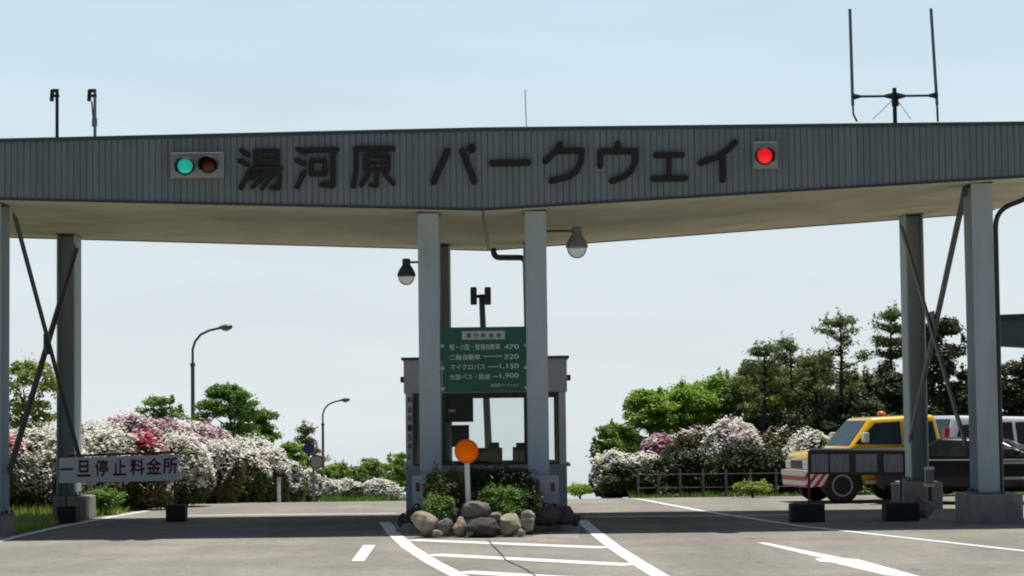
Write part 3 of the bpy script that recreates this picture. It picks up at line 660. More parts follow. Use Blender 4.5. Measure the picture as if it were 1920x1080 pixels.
for X in (BX0 + 0.065, BX1 - 0.065):
    for Y in (BY0 + 0.06, BY1 - 0.06):
        mb = MB(); mb.box(X - 0.06, X + 0.06, Y - 0.05, Y + 0.05, zs, zh); mb.build('corner_post', M_bpost, booth, bevel=0.006)
mx0, mx1 = P(832, 800, BY0).x, P(986, 800, BY0).x
def win(xa, xb, Y, sub=True):
    mb = MB(); f = 0.03
    for q in ((xa, xb, zs, zs + f), (xa, xb, zh - f - 0.03, zh), (xa, xa + f, zs + f, zh - f - 0.03), (xb - f, xb, zs + f, zh - f - 0.03)): mb.box(q[0], q[1], Y, Y + 0.05, q[2], q[3])
    w = mb.build('window', M_steel_dark, booth)
    mb = MB(); mb.box(xa + f, xb - f, Y + 0.02, Y + 0.026, zs + f, zh - f - 0.03); mb.build('pane', M_glass, w)
for xa, xb in ((BX0 + 0.125, mx0), (mx0, mx1), (mx1, BX1 - 0.125)): win(xa, xb, BY0 + 0.02); 
win(BX0 + 0.125, BX1 - 0.125, BY1 - 0.07)
for X in (BX0 + 0.02, BX1 - 0.07):
    mb = MB(); f = 0.03; ya, yb = BY0 + 0.11, BY1 - 0.11
    for y0, y1, z0, z1 in ((ya, yb, zs, zs + f), (ya, yb, zh - f, zh), (ya, ya + f, zs + f, zh - f), (yb - f, yb, zs + f, zh - f), ((ya + yb) / 2 - 0.02, (ya + yb) / 2 + 0.02, zs + f, zh - f)): mb.box(X, X + 0.05, y0, y1, z0, z1)
    w = mb.build('window', M_steel_dark, booth); mb = MB(); mb.box(X + 0.02, X + 0.026, ya + f, yb - f, zs + f, zh - f); mb.build('pane', M_glass, w)
# side lamps on the fascia, window ledges
for X, s in ((BX0 - 0.02, -1), (BX1 + 0.02, 1)):
    mb = MB(); mb.bar((X, 37.0, 2.42), (X + s * 0.07, 37.0, 2.42), 0.10, 0.10); mb.build('side_lamp', M_steel_dark, booth, bevel=0.015)
    mb = MB(); mb.bar((X, 37.9, zs - 0.02), (X + s * 0.05, 37.9, zs - 0.02), 1.6, 0.05); mb.build('ledge', M_bpost, booth)
mb = MB(); mb.box(BX0 + 0.01, BX0 + 0.11, BY0 - 0.008, BY0 - 0.001, 1.0, 2.05); sl = mb.build('notice_strip', M_bpost, booth)
M_ink = mat('dark_blue_ink', (0.03, 0.06, 0.08), 0.6)
for i, c in enumerate('料金所一旦停止'):
    text_mesh(c, 764.2, 756 + 17.5 * i, 12, BY0 - 0.008, 'notice_character', M_ink, sl, w_px=8.5, bold=0.02, depth=0.003)
mb = MB(); mb.box(BX0 + 0.1, BX1 - 0.1, BY0 + 0.1, BY0 + 0.62, 0.86, 0.93); mb.build('counter', M_steel_dark, booth)
# things kept inside the booth
def inside(name, label, cat, px0, py0, px1, py1, Y, d, m, grp=None, legs=None):
    a, b = P(px0, py0, Y), P(px1, py1, Y); o = thing(name, label, cat, ((a.x + b.x) / 2, Y, b.z), grp)
    mb = MB(); mb.box(a.x, b.x, Y, Y + d, b.z, a.z); mb.build('case', m, o, bevel=0.012); return o, a, b
M_dk = mat('dark_grey_case', (0.035, 0.037, 0.038), 0.5)
o, a, b = inside('wall_cabinet', 'dark cabinet hanging at the top left inside the booth window', 'cabinet', 834, 738, 887, 791, 37.4, 0.35, M_dk)
mb = MB(); mb.box(a.x + 0.02, b.x - 0.02, 37.385, 37.4, b.z + 0.02, a.z - 0.03); dd = mb.build('door', M_dk, o, bevel=0.004)
p = P(841, 770, 37.38); mb = MB(); mb.box(p.x, p.x + 0.12, 37.37, 37.385, p.z - 0.02, p.z + 0.02); mb.build('handle', mat('bright_steel', (0.6, 0.6, 0.6), 0.3, 0.6), dd)
zc = 0.93
o = thing('computer_monitor', 'dark screen standing on the booth counter below the hanging cabinet', 'monitor', (P(862, 830, 37.15).x, 37.15, zc))
a, b = P(846, 797, 37.15), P(880, 838, 37.15)
mb = MB(); mb.box(a.x, b.x, 37.13, 37.17, b.z, a.z); mb.build('screen', M_black, o, bevel=0.01)
mb = MB(); mb.box(a.x + 0.12, b.x - 0.12, 37.17, 37.2, zc, b.z + 0.12); mb.box(a.x + 0.06, b.x - 0.06, 37.05, 37.25, zc, zc + 0.02); mb.build('stand', M_black, o)
o = thing('cash_register', 'low black register on the counter in the middle booth window', 'cash register', (P(915, 862, 37.1).x, 37.1, zc))
a, b = P(884, 840, 37.1), P(942, 868, 37.1)
mb = MB(); mb.hexa([(a.x, 36.9, zc), (b.x, 36.9, zc), (b.x, 37.25, zc), (a.x, 37.25, zc)], [(a.x, 37.0, a.z), (b.x, 37.0, a.z), (b.x, 37.25, a.z), (a.x, 37.25, a.z)]); mb.build('case', M_black, o, bevel=0.012)
mb = MB(); mb.box(b.x - 0.22, b.x - 0.05, 37.12, 37.2, a.z, a.z + 0.09); mb.build('display', M_black, o, bevel=0.008)
o = thing('ticket_printer', 'dark ticket machine at the right end of the booth counter', 'ticket machine', (P(973, 862, 37.1).x, 37.1, zc))
a, b = P(961, 838, 37.1), P(988, 866, 37.1)
mb = MB(); mb.box(a.x, b.x, 36.95, 37.25, zc, a.z); mb.build('case', M_dk, o, bevel=0.015)
mb = MB(); mb.box(a.x + 0.06, b.x - 0.02, 37.0, 37.2, a.z, a.z + 0.07); mb.build('paper_tray', M_black, o, bevel=0.01)

# leaning pole with two lamp boxes behind the booth
YP = 47.5
o = thing('floodlight_pole', 'dark leaning pole with two box lamps rising behind the toll booth', 'light pole', (P(918, 930, YP).x, YP, gz(YP)))
mb = MB(); mb.tube([(P(919, 930, YP).x, YP, gz(YP) - 0.1), P(916, 840, YP), P(903, 552, YP)], [0.085, 0.08, 0.062], 12); mb.build('pole', M_steel_dark, o, smooth=True)
mb = MB(); mb.bar(P(890, 556, YP), P(916, 555, YP), 0.08, 0.07); mb.build('crossbar', M_blackmetal, o)
for px in (888, 914.5):
    a, b = P(px - 6, 539, YP), P(px + 6.5, 572, YP); mb = MB(); mb.box(a.x, b.x, YP - 0.2, YP - 0.02, b.z, a.z); mb.build('lamp_box', M_blackmetal, o, bevel=0.03)

# ------------------------------------------------------------------ guard panels with reflectors
M_panel = mat('pale_guard_panel', (0.50, 0.54, 0.55), 0.6, 0, 0.1, 4, dirt=((0.34, 0.36, 0.35), 3, 0.6)); M_refl = mat('red_reflector', (0.13, 0.012, 0.02), 0.25, 0, 0.1)
def guard(px0, px1, refl, label):
    Y = 34.30; a, b = P(px0, 892, Y), P(px1, 944, Y)
    o = thing('guard_panel', label, 'guard panel', ((a.x + b.x) / 2, Y, 0.14), 'guard panels at the foot of the middle columns')
    mb = MB(); mb.box(a.x, b.x, Y, Y + 0.03, b.z, a.z); mb.build('plate', M_panel, o, bevel=0.006)
    mb = MB(); mb.box(a.x + 0.04, a.x + 0.09, Y + 0.03, Y + 0.08, 0.14, a.z - 0.05); mb.box(b.x - 0.09, b.x - 0.04, Y + 0.03, Y + 0.08, 0.14, a.z - 0.05); mb.build('leg', M_steel_dark, o)
    for x in refl:
        p, q = P(x - 3.6, 905, Y), P(x + 3.6, 921, Y); mb = MB(); mb.box(p.x, q.x, Y - 0.014, Y, q.z, p.z); mb.build('reflector', M_refl, o, bevel=0.005)
guard(773, 814, [783, 806], 'pale guard panel with red reflectors left of the rock bed')
guard(1000, 1048, [1008.5, 1037], 'pale guard panel with two red reflectors right of the rock bed')

# orange reflector post
YO = 32.72
c = P(875, 846, YO); o = thing('reflector_post', 'round orange reflector on a white post standing among the rocks', 'reflector post', (P(877, 945, YO).x, YO, 0.14))
mb = MB(); mb.tube([(c.x + 0.02, YO, 0.14), (c.x, YO, c.z - 0.1)], 0.038, 16); mb.build('post', M_white, o, smooth=True)
M_or = mat('orange_reflector', (0.95, 0.17, 0.005), 0.5, 0, 0.08, 30)
R = 21.5 * YO / F_PX
M_or = bpy.data.materials.new('orange_translucent_lens'); M_or.use_nodes = True; nt_ = M_or.node_tree; nt_.nodes.remove(nt_.nodes['Principled BSDF'])
d_ = nt_.nodes.new('ShaderNodeBsdfDiffuse'); tl_ = nt_.nodes.new('ShaderNodeBsdfTranslucent'); mx_ = nt_.nodes.new('ShaderNodeMixShader'); mx_.inputs[0].default_value = 0.5
vz = nt_.nodes.new('ShaderNodeTexVoronoi'); vz.inputs['Scale'].default_value = 45; rz = nt_.nodes.new('ShaderNodeValToRGB'); tz = nt_.nodes.new('ShaderNodeTexCoord'); nt_.links.new(tz.outputs['Object'], vz.inputs['Vector'])
rz.color_ramp.elements[0].color = (0.98, 0.22, 0.006, 1); rz.color_ramp.elements[1].color = (0.85, 0.13, 0.004, 1); nt_.links.new(vz.outputs['Distance'], rz.inputs[0])
for q_ in (d_, tl_): nt_.links.new(rz.outputs[0], q_.inputs[0])
nt_.links.new(d_.outputs[0], mx_.inputs[1]); nt_.links.new(tl_.outputs[0], mx_.inputs[2]); nt_.links.new(mx_.outputs[0], nt_.nodes['Material Output'].inputs[0])
mb = MB(); mb.lathe([(R * 0.95, 0.004), (R * 1.05, 0.004), (R * 1.05, 0.03), (R * 0.95, 0.033), (R * 0.95, 0.004)], (c.x, YO - 0.04, c.z), 40, 'y', caps=False); ds = mb.build('rim', mat('orange_rim', (0.62, 0.11, 0.01), 0.5), o, smooth=True)
mb = MB(); V_ = [(c.x, YO - 0.06, c.z)] + [(c.x + R * 0.95 * math.cos(2 * math.pi * k / 40), YO - 0.045, c.z + R * 0.95 * math.sin(2 * math.pi * k / 40)) for k in range(40)]
mb.add(V_, [(0, 1 + k, 1 + (k + 1) % 40) for k in range(40)]); mb.build('lens', M_or, o, smooth=True)

# ------------------------------------------------------------------ stop sign boards on low stands
M_signwhite = mat('white_sign_board', (0.68, 0.73, 0.78), 0.5, 0, 0.06, 4, dirt=((0.54, 0.57, 0.60), 3, 0.62)); M_maroon = mat('maroon_lettering', (0.085, 0.012, 0.016), 0.6, 0, 0.1)
M_redrail = mat('rusty_red_rail', (0.22, 0.025, 0.02), 0.6, 0, 0.2, 8); M_tar = mat('dark_base_block', (0.03, 0.027, 0.026), 0.9, 0, 0.2, 8, bump=0.3)
YS = 38.7
sb = thing('sign_board', 'white board with maroon Japanese lettering on a low stand by the left lane', 'sign board', (P(222, 960, YS).x, YS, 0))
c0, c1, c2, c3 = P(111, 859, YS), P(335, 852, YS), P(333, 901, YS), P(110, 906, YS)
mb = MB(); mb.prism([c3, c2, c1, c0], (0, 0.04, 0)); mb.build('panel', M_signwhite, sb, bevel=0.004)
for i, ch in enumerate('一旦停止料金所'):
    xs_ = [(113, 24), (144, 26), (178, 25), (212, 25), (244, 27), (274, 29), (305, 28)][i]
    yb = 896 - 7 * (xs_[0] - 110) / 225
    if ch == '一': text_mesh(ch, xs_[0], yb - 14, 4, YS, 'sign_character', M_maroon, sb, w_px=xs_[1], depth=0.006)
    else: text_mesh(ch, xs_[0], yb - 1, 31, YS, 'sign_character', M_maroon, sb, w_px=xs_[1], bold=0.022, depth=0.006)
mb = MB(); mb.bar(P(128, 855, YS + 0.03), P(326, 848, YS + 0.03), 0.04, 0.04); mb.build('top_rail', M_redrail, sb)
for px in (124, 328):
    mb = MB(); mb.tube([(P(px, 950, YS + 0.07).x, YS + 0.07, 0.25), P(px, 856, YS + 0.07)], 0.022, 10); mb.build('post', M_steel_dark, sb)
    x = P(px + 2, 960, YS).x; mb = MB(); mb.box(x - 0.17, x + 0.17, YS - 0.1, YS + 0.25, 0, 0.30); mb.build('base_block', M_tar, sb, bevel=0.02)
YS = 35.6
sb = thing('sign_board', 'grey back of a sign board on a dark block in front of the yellow car', 'sign board', (P(1607, 980, YS).x, YS, 0))
c0, c1, c2, c3 = P(1518, 843, YS), P(1697, 845, YS), P(1698, 892, YS), P(1517, 889, YS)
mb = MB(); mb.prism([c3, c2, c1, c0], (0, 0.035, 0)); mb.build('panel', mat('faded_dark_board', (0.060, 0.040, 0.036), 0.7, 0, 0.3, 5), sb, bevel=0.004)
M_pale = mat('faded_pale_patch', (0.26, 0.28, 0.275), 0.7, 0, 0.35, 9, stretch=(3, 1, 0.6))
for xa, xb in ((1521, 1553), (1556, 1592), (1604, 1645), (1657, 1693)):
    q0, q1 = P(xa, 852, YS), P(xb, 885, YS); mb = MB(); mb.box(q0.x, q1.x, YS - 0.006, YS, q1.z, q0.z); mb.build('faded_patch', M_pale, sb)
mb = MB(); mb.bar(P(1520, 842, YS + 0.02), P(1696, 843, YS + 0.02), 0.05, 0.03); mb.build('top_rail', M_steel, sb)
for px, hb in ((1517, 0), (1690, 1)):
    mb = MB(); mb.tube([(P(px, 950, YS + 0.07).x, YS + 0.07, 0.25), P(px, 845, YS + 0.07)], 0.022, 10); mb.build('post', M_redrail if not hb else M_steel_dark, sb)
    x = P(px - 3 if not hb else px, 960, YS).x; mb = MB(); mb.box(x - 0.27, x + 0.27, YS - 0.12, YS + 0.3, 0, 0.30); mb.build('base_block', M_tar, sb, bevel=0.02)
# odds and ends around the right rear column
def pail(px, py0, py1, w, Y, m, name, label, cat):
    b = P(px, py1, Y); t = P(px, py0, Y); r = w * Y / F_PX / 2; h = t.z - b.z; o = thing(name, label, cat, (b.x, Y, b.z))
    mb = MB(); mb.lathe([(r * 0.9, 0), (r, h * 0.9), (r, h * 0.93)], (b.x, Y, b.z), 20); mb.build('body', m, o, smooth=True)
    mb = MB(); mb.lathe([(r * 1.08, h * 0.9), (r * 1.1, h * 0.97), (r * 0.95, h)], (b.x, Y, b.z), 20); mb.build('lid', M_white, o, smooth=True); return o
z30 = P(1680, 940, 35.9)
pail(1681, 905, 942, 19, 35.95, mat('pale_pail', (0.40, 0.41, 0.40), 0.5), 'pail', 'pale lidded pail standing on a dark block beside the right rear column', 'pail')
YQ = 38.0
a, b = P(1736, 876, YQ), P(1752, 912, YQ); o = thing('control_box', 'small grey box with white caps on a thin post right of the rear column', 'control box', ((a.x + b.x) / 2, YQ, 0))
mb = MB(); mb.box(a.x, b.x, YQ, YQ + 0.15, b.z, a.z); mb.build('case', mat('mid_grey_case', (0.2, 0.2, 0.21), 0.5), o, bevel=0.01)
mb = MB(); mb.box(a.x - 0.006, b.x + 0.006, YQ - 0.006, YQ + 0.156, a.z - 0.045, a.z + 0.006); mb.box(a.x - 0.006, b.x + 0.006, YQ - 0.006, YQ + 0.156, b.z - 0.006, b.z + 0.045); mb.build('cap', M_white, o)
mb = MB(); xm = (a.x + b.x) / 2; mb.box(xm - 0.03, xm + 0.03, YQ + 0.05, YQ + 0.11, 0, b.z); mb.build('post', M_steel_dark, o)
def rock_mesh(name, c, r, seed, m, parent=None, facets=14, rough=0.21):
    bm = bmesh.new(); bmesh.ops.create_icosphere(bm, subdivisions=4, radius=1.0); rg = np.random.RandomState(seed)
    pl = []
    for i in range(facets):
        n = rg.normal(size=3); n /= np.linalg.norm(n); pl.append((n, rg.uniform(0.55, 0.90)))
    V = np.array([v.co for v in bm.verts])
    for n, d in pl:
        s = V @ n; over = s > d; V[over] -= np.outer((s[over] - d) * 0.85, n)
    V *= (1 + rough * 0.7 * noise3(V, seed, 2.4) + rough * 0.35 * noise3(V, seed + 1, 7.0))[:, None]
    V = V * np.array(r) + np.array(c)
    for v, q in zip(bm.verts, V): v.co = q
    me = bpy.data.meshes.new(name); bm.to_mesh(me); bm.free(); me.materials.append(m)
    me.polygons.foreach_set('use_smooth', [True] * len(me.polygons))
    ctr = Vector((c[0], c[1], c[2] - r[2])); me.transform(Matrix.Translation(-ctr))
    o = bpy.data.objects.new(name, me); COL.objects.link(o); o.location = ctr; return o
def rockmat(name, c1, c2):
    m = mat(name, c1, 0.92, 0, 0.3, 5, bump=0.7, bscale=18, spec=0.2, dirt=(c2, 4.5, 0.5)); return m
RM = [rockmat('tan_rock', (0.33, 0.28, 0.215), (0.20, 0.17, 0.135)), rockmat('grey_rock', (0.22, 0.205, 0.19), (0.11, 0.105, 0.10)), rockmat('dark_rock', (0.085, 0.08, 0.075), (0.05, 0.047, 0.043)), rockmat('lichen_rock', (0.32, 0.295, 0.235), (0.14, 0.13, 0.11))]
def rock(px, py0, py1, w, Y, mi, seed, label, cat='rock'):
    s = Y / F_PX; h = (py1 - py0) * s; b = P(px, py1, Y); c = (b.x, Y, max(b.z, 0.0) + h / 2 - 0.02)
    o = rock_mesh('rock', c, (w * s / 2 * 1.08, w * s / 2 * 0.95, h / 2 * 1.1), seed, RM[mi]); return tag(o, label, cat, 'rocks at the nose of the island')
rock(800, 952, 1003, 56, 32.25, 0, 1, 'large rounded tan boulder at the left end of the rock bed')
rock(832, 968, 1004, 34, 32.2, 1, 2, 'grey wedge rock leaning against the big tan boulder')
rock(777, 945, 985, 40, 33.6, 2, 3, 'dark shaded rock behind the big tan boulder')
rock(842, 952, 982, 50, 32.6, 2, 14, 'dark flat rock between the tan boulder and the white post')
rock(863, 967, 1003, 32, 32.2, 0, 4, 'small tan rock left of the long dark rock')
rock(893, 938, 974, 52, 32.5, 1, 5, 'pinkish grey rock at the foot of the white post')
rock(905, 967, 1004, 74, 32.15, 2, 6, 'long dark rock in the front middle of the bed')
rock(958, 962, 1003, 52, 32.2, 3, 7, 'mottled lichen rock at the front right of the bed')
rock(990, 956, 997, 30, 32.3, 3, 8, 'upright pale rock right of the mottled rock')
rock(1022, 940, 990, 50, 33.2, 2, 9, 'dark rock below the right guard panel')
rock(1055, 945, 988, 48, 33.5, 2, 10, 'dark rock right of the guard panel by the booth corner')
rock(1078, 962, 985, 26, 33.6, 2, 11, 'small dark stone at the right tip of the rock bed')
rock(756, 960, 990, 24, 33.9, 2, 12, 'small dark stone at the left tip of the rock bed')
rock(820, 990, 1004, 18, 32.0, 3, 21, 'pebble-sized pale stone below the big tan boulder')
rock(880, 992, 1005, 16, 32.0, 1, 22, 'pebble-sized grey stone before the small tan rock')
rock(932, 958, 976, 26, 32.45, 0, 23, 'little tan stone tucked behind the long dark rock')
rock(978, 990, 1004, 18, 32.05, 3, 24, 'pebble-sized pale stone before the mottled lichen rock')
rock(1733, 940, 984, 44, 36.6, 1, 13, 'grey boulder lying before the right rear column footing')

# pipe railing beside the right front column
YR = 36.3
ra = thing('pipe_railing', 'low grey pipe railing with an ochre end post right of the front column', 'railing', (P(1847, 960, YR).x, YR, 0))
x0, x1 = P(1844, 868, YR).x, 13.0
for py in (840, 868, 897):
    z = P(1850, py, YR).z; mb = MB(); mb.tube([(x0, YR, z), (x1, YR, z)], 0.022, 8); mb.build('rail', M_steel, ra)
mb = MB(); xa = P(1848, 868, YR).x; mb.tube([(xa, YR - 0.03, 0), (xa, YR - 0.03, P(1850, 838, YR).z)], 0.035, 10); mb.build('end_post', mat('ochre_post', (0.20, 0.115, 0.035), 0.6, 0, 0.2), ra)
for x in (10.4, 12.4):
    mb = MB(); mb.tube([(x, YR + 0.045, 0), (x, YR + 0.045, 1.15)], 0.03, 10); mb.build('post', M_steel, ra)

# ------------------------------------------------------------------ vehicles
M_tyre = mat('tyre_rubber', (0.016, 0.016, 0.016), 0.85, 0, 0.15, 12); M_rim = mat('steel_rim', (0.10, 0.10, 0.105), 0.5, 0.0, 0.15)
M_cglass = mat('dark_car_glass', (0.022, 0.030, 0.029), 0.06, 0, 0.75, 2.2, spec=0.4)  # uneven tone painted in to suggest reflections and interiors behind the glass
M_chrome = mat('headlamp_glass', (0.72, 0.75, 0.78), 0.35, 0.0, 0.1)
def paint(name, c):
    m = mat(name, c, 0.28, 0, 0.05, 2); b = m.node_tree.nodes['Principled BSDF']; b.inputs['Coat Weight'].default_value = 0.6; b.inputs['Coat Roughness'].default_value = 0.06; return m
def car(name, label, loc, head, st, cab, wheels, wr, body_m, windows, extras=None):
    """st: lower body stations (x, half width, bottom, top); cab: x rear/front at belt, x rear/front at roof, z belt, z roof, half width belt / roof"""
    t = thing(name, label, 'car', (0, 0, 0), 'cars parked beyond the gate')
    V, Fc = [], []; n = 12
    for x, hw, zb, zt in st:
        half = [(hw * 0.84, zb), (hw * 0.96, zb + 0.10), (hw, zb + 0.5 * (zt - zb)), (hw * 0.975, zt - 0.10), (hw * 0.93, zt - 0.025), (hw * 0.80, zt)]
        V += [(x, y, z) for y, z in half] + [(x, -y, z) for y, z in half[::-1]]
    for i in range(len(st) - 1):
        for k in range(n): Fc.append((i * n + k, i * n + (k + 1) % n, (i + 1) * n + (k + 1) % n, (i + 1) * n + k))
    Fc += [tuple(range(n)), tuple((len(st) - 1) * n + k for k in range(n))]
    mb = MB(); mb.add(V, Fc); mb.build('body', body_m, t, smooth=True)
    xrb, xfb, xrt, xft, zb, zr, hb, ht = cab
    mb = MB(); mb.hexa([(xrb, -hb, zb - 0.06), (xfb, -hb, zb - 0.06), (xfb, hb, zb - 0.06), (xrb, hb, zb - 0.06)], [(xrt, -ht, zr), (xft, -ht, zr - 0.05), (xft, ht, zr - 0.05), (xrt, ht, zr)])
    mb.build('cabin', body_m, t, smooth=True, bevel=0.12, seg=5, ang=25)
    H = zr - zb + 0.06; Y = lambda z: hb + (ht - hb) * (z - zb + 0.06) / H
    for s in (-1, 1):
        for w in windows:
            mb = MB(); mb.prism([(x, s * (Y(z) + 0.004), z) for x, z in w], (0, s * 0.006, 0)); mb.build('side_window', M_cglass, t)
    for nm, x0, x1 in (('windscreen', xfb, xft), ('rear_window', xrb, xrt)):
        Hs = H - 0.05 if nm == 'windscreen' else H; q = []
        for u, v in ((-0.86, 0.16), (0.86, 0.16), (0.82, 0.90), (-0.82, 0.90)):
            z = zb - 0.06 + Hs * v; q.append((x0 + (x1 - x0) * v, u * Y(z), z))
        sg = 1 if nm == 'windscreen' else -1
        d = Vector((Hs, 0, -(x1 - x0))).normalized() if sg > 0 else Vector((-H, 0, (x1 - x0))).normalized()
        mb = MB(); mb.prism([Vector(p) + d * 0.004 for p in q], d * 0.008); mb.build(nm, M_cglass, t)
    hw = max(s_[1] for s_ in st)
    for x in wheels:
        for s in (-1, 1):
            mb = MB(); mb.lathe([(wr + 0.07, -0.01), (wr + 0.07, 0.012), (wr + 0.05, 0.02), (0.02, 0.02)], (x, 0, wr + 0.02), 32, 'y')
            mb.v = [(a, s * (hw - 0.004) + (-b) * s, max(c, 0.24)) for a, b, c in mb.v]; mb.build('wheel_arch', M_black, t)
            mb = MB(); mb.lathe([(wr * 0.6, 0.2), (wr * 0.93, 0.2), (wr, 0.16), (wr, 0.02), (wr * 0.93, -0.02), (wr * 0.66, -0.02)], (x, 0, wr), 32, 'y')
            mb.v = [(a, s * (hw + 0.015) - b * -s * 1.0 - 0, c) for a, b, c in mb.v]; wl = mb.build('wheel', M_tyre, t, smooth=True)
            mb = MB(); mb.lathe([(wr * 0.66, -0.005), (wr * 0.60, -0.012), (wr * 0.5, -0.012), (wr * 0.2, -0.014), (0.01, -0.016)], (x, 0, wr), 20, 'y')
            mb.v = [(a, s * (hw + 0.015) - b * -s, c) for a, b, c in mb.v]; rm = mb.build('rim', M_rim, wl, smooth=True)
            mb = MB(); mb.lathe([(wr * 0.62, 0.016), (wr * 0.60, 0.026), (wr * 0.53, 0.026), (wr * 0.50, 0.018)], (x, 0, wr), 28, 'y', caps=False)
            mb.v = [(a, s * (hw + 0.015) - b * -s * -1.0 if False else s * (hw + 0.015 + abs(b)), c) for a, b, c in mb.v]; mb.build('rim_ring', mat('grey_rim_ring', (0.26, 0.26, 0.27), 0.4), wl, smooth=True)
            for k in range(6):
                a = math.pi * k / 3; mb = MB(); q_ = (x + wr * 0.36 * math.cos(a), wr + wr * 0.36 * math.sin(a))
                mb.tube([(q_[0], s * (hw + 0.030), q_[1]), (q_[0], s * (hw + 0.036), q_[1])], wr * 0.075, 10); mb.build('rim_hole', M_black, wl)
    if extras: extras(t, hw)
    t.location = loc; t.rotation_euler = (0, 0, head); return t
M_yel = paint('yellow_car_paint', (0.80, 0.50, 0.012)); M_wcar = paint('white_car_paint', (0.72, 0.73, 0.74)); M_bcar = paint('black_car_paint', (0.008, 0.008, 0.010)); M_bcar.node_tree.nodes['Principled BSDF'].inputs['Coat Weight'].default_value = 0.1; M_bcar.node_tree.nodes['Principled BSDF'].inputs['Specular IOR Level'].default_value = 0.3
M_hl = M_chrome; M_tail = mat('red_tail_lens', (0.35, 0.012, 0.02), 0.2); M_amber = mat('amber_lens', (0.7, 0.2, 0.02), 0.25); M_bars = stripes('red_white_stripes', (0.72, 0.70, 0.68), (0.40, 0.02, 0.035), 2.6, (0, math.radians(35), 0))
def suv_extra(t, hw):
    # bumper with red and white warning stripes, grille, lamps, mirrors, roof rails, sill step
    mb = MB(); mb.hexa([(1.40, -hw * 0.98, 0.34), (1.62, -hw * 0.86, 0.32), (1.62, hw * 0.86, 0.32), (1.40, hw * 0.98, 0.34)], [(1.40, -hw * 1.0, 0.66), (1.66, -hw * 0.88, 0.66), (1.66, hw * 0.88, 0.66), (1.40, hw * 1.0, 0.66)])
    mb.hexa([(1.12, -hw - 0.02, 0.36), (1.41, -hw - 0.02, 0.34), (1.41, -hw + 0.1, 0.34), (1.12, -hw + 0.1, 0.36)], [(1.18, -hw - 0.02, 0.66), (1.41, -hw - 0.02, 0.66), (1.41, -hw + 0.1, 0.66), (1.18, -hw + 0.1, 0.66)])
    mb.hexa([(1.12, hw - 0.1, 0.36), (1.41, hw - 0.1, 0.34), (1.41, hw + 0.02, 0.34), (1.12, hw + 0.02, 0.36)], [(1.18, hw - 0.1, 0.66), (1.41, hw - 0.1, 0.66), (1.41, hw + 0.02, 0.66), (1.18, hw + 0.02, 0.66)])
    mb.build('front_bumper', M_bars, t, bevel=0.03)
    mb = MB(); mb.box(1.48, 1.568, -0.37, 0.37, 0.69, 0.85); mb.build('grille', M_black, t, bevel=0.01)
    for s in (-1, 1):
        mb = MB(); mb.box(1.46, 1.572, s * 0.56 - 0.17, s * 0.56 + 0.17, 0.69, 0.85)
        mb.build('headlight', M_hl, t, bevel=0.02)
        mb = MB(); mb.box(1.24, 1.335, s * 0.875 - 0.02, s * 0.875 + 0.014, 0.70, 0.84); mb.build('indicator', M_amber, t, bevel=0.008)
        mb = MB(); mb.hexa([(0.40, s * (hw + 0.11) - 0.10, 1.20), (0.52, s * (hw + 0.11) - 0.10, 1.20), (0.52, s * (hw + 0.11) + 0.10, 1.20), (0.40, s * (hw + 0.11) + 0.10, 1.20)],
                           [(0.40, s * (hw + 0.11) - 0.10, 1.40), (0.50, s * (hw + 0.11) - 0.10, 1.40), (0.50, s * (hw + 0.11) + 0.10, 1.40), (0.40, s * (hw + 0.11) + 0.10, 1.40)]); mb.build('wing_mirror', M_wcar, t, bevel=0.03)
        mb = MB(); mb.box(-0.2, 0.45, s * (hw + 0.02) - 0.06, s * (hw + 0.02) + 0.06, 0.40, 0.45); mb.build('side_step', M_chrome, t, bevel=0.01)
        mb = MB(); mb.box(-1.27, -1.19, s * (hw - 0.16) - 0.1, s * (hw - 0.16) + 0.1, 0.9, 1.15); mb.build('tail_light', M_tail, t, bevel=0.01)
        mb = MB(); mb.box(-0.02, 0.10, s * hw - 0.005, s * hw + 0.02, 0.92, 0.95); mb.build('door_handle', M_black, t)
        mb = MB()
        for x in (0.66, -0.40): mb.box(x - 0.006, x + 0.006, s * (hw - 0.004), s * (hw + 0.003), 0.5, 1.05)
        mb.build('door_seam', M_black, t)
    mb = MB(); mb.lathe([(0.09, 0), (0.085, 0.05), (0.05, 0.085), (0.004, 0.09)], (-0.35, -0.3, 1.735), 16); mb.build('roof_beacon', M_amber, t, smooth=True)
hd = math.radians(180 + 10)
car('yellow_patrol_car', 'yellow off-road patrol car with a red and white striped bumper', (P(1636, 940, 44.3).x, 44.4, 0), hd,
    [(-1.24, 0.80, 0.50, 1.05), (-1.16, 0.87, 0.42, 1.10), (-0.8, 0.90, 0.36, 1.13), (0.3, 0.90, 0.36, 1.13), (0.55, 0.90, 0.36, 1.11), (1.0, 0.89, 0.38, 1.06), (1.35, 0.86, 0.42, 1.03), (1.48, 0.81, 0.46, 1.00), (1.545, 0.75, 0.50, 0.93)],
    (-1.23, 0.78, -1.12, 0.24, 1.10, 1.74, 0.86, 0.73), (-0.62, 0.92), 0.36, M_yel,
    [[(0.62, 1.17), (-0.36, 1.15), (-0.36, 1.61), (0.16, 1.58)], [(-0.46, 1.15), (-1.10, 1.17), (-1.04, 1.60), (-0.46, 1.62)]], suv_extra)
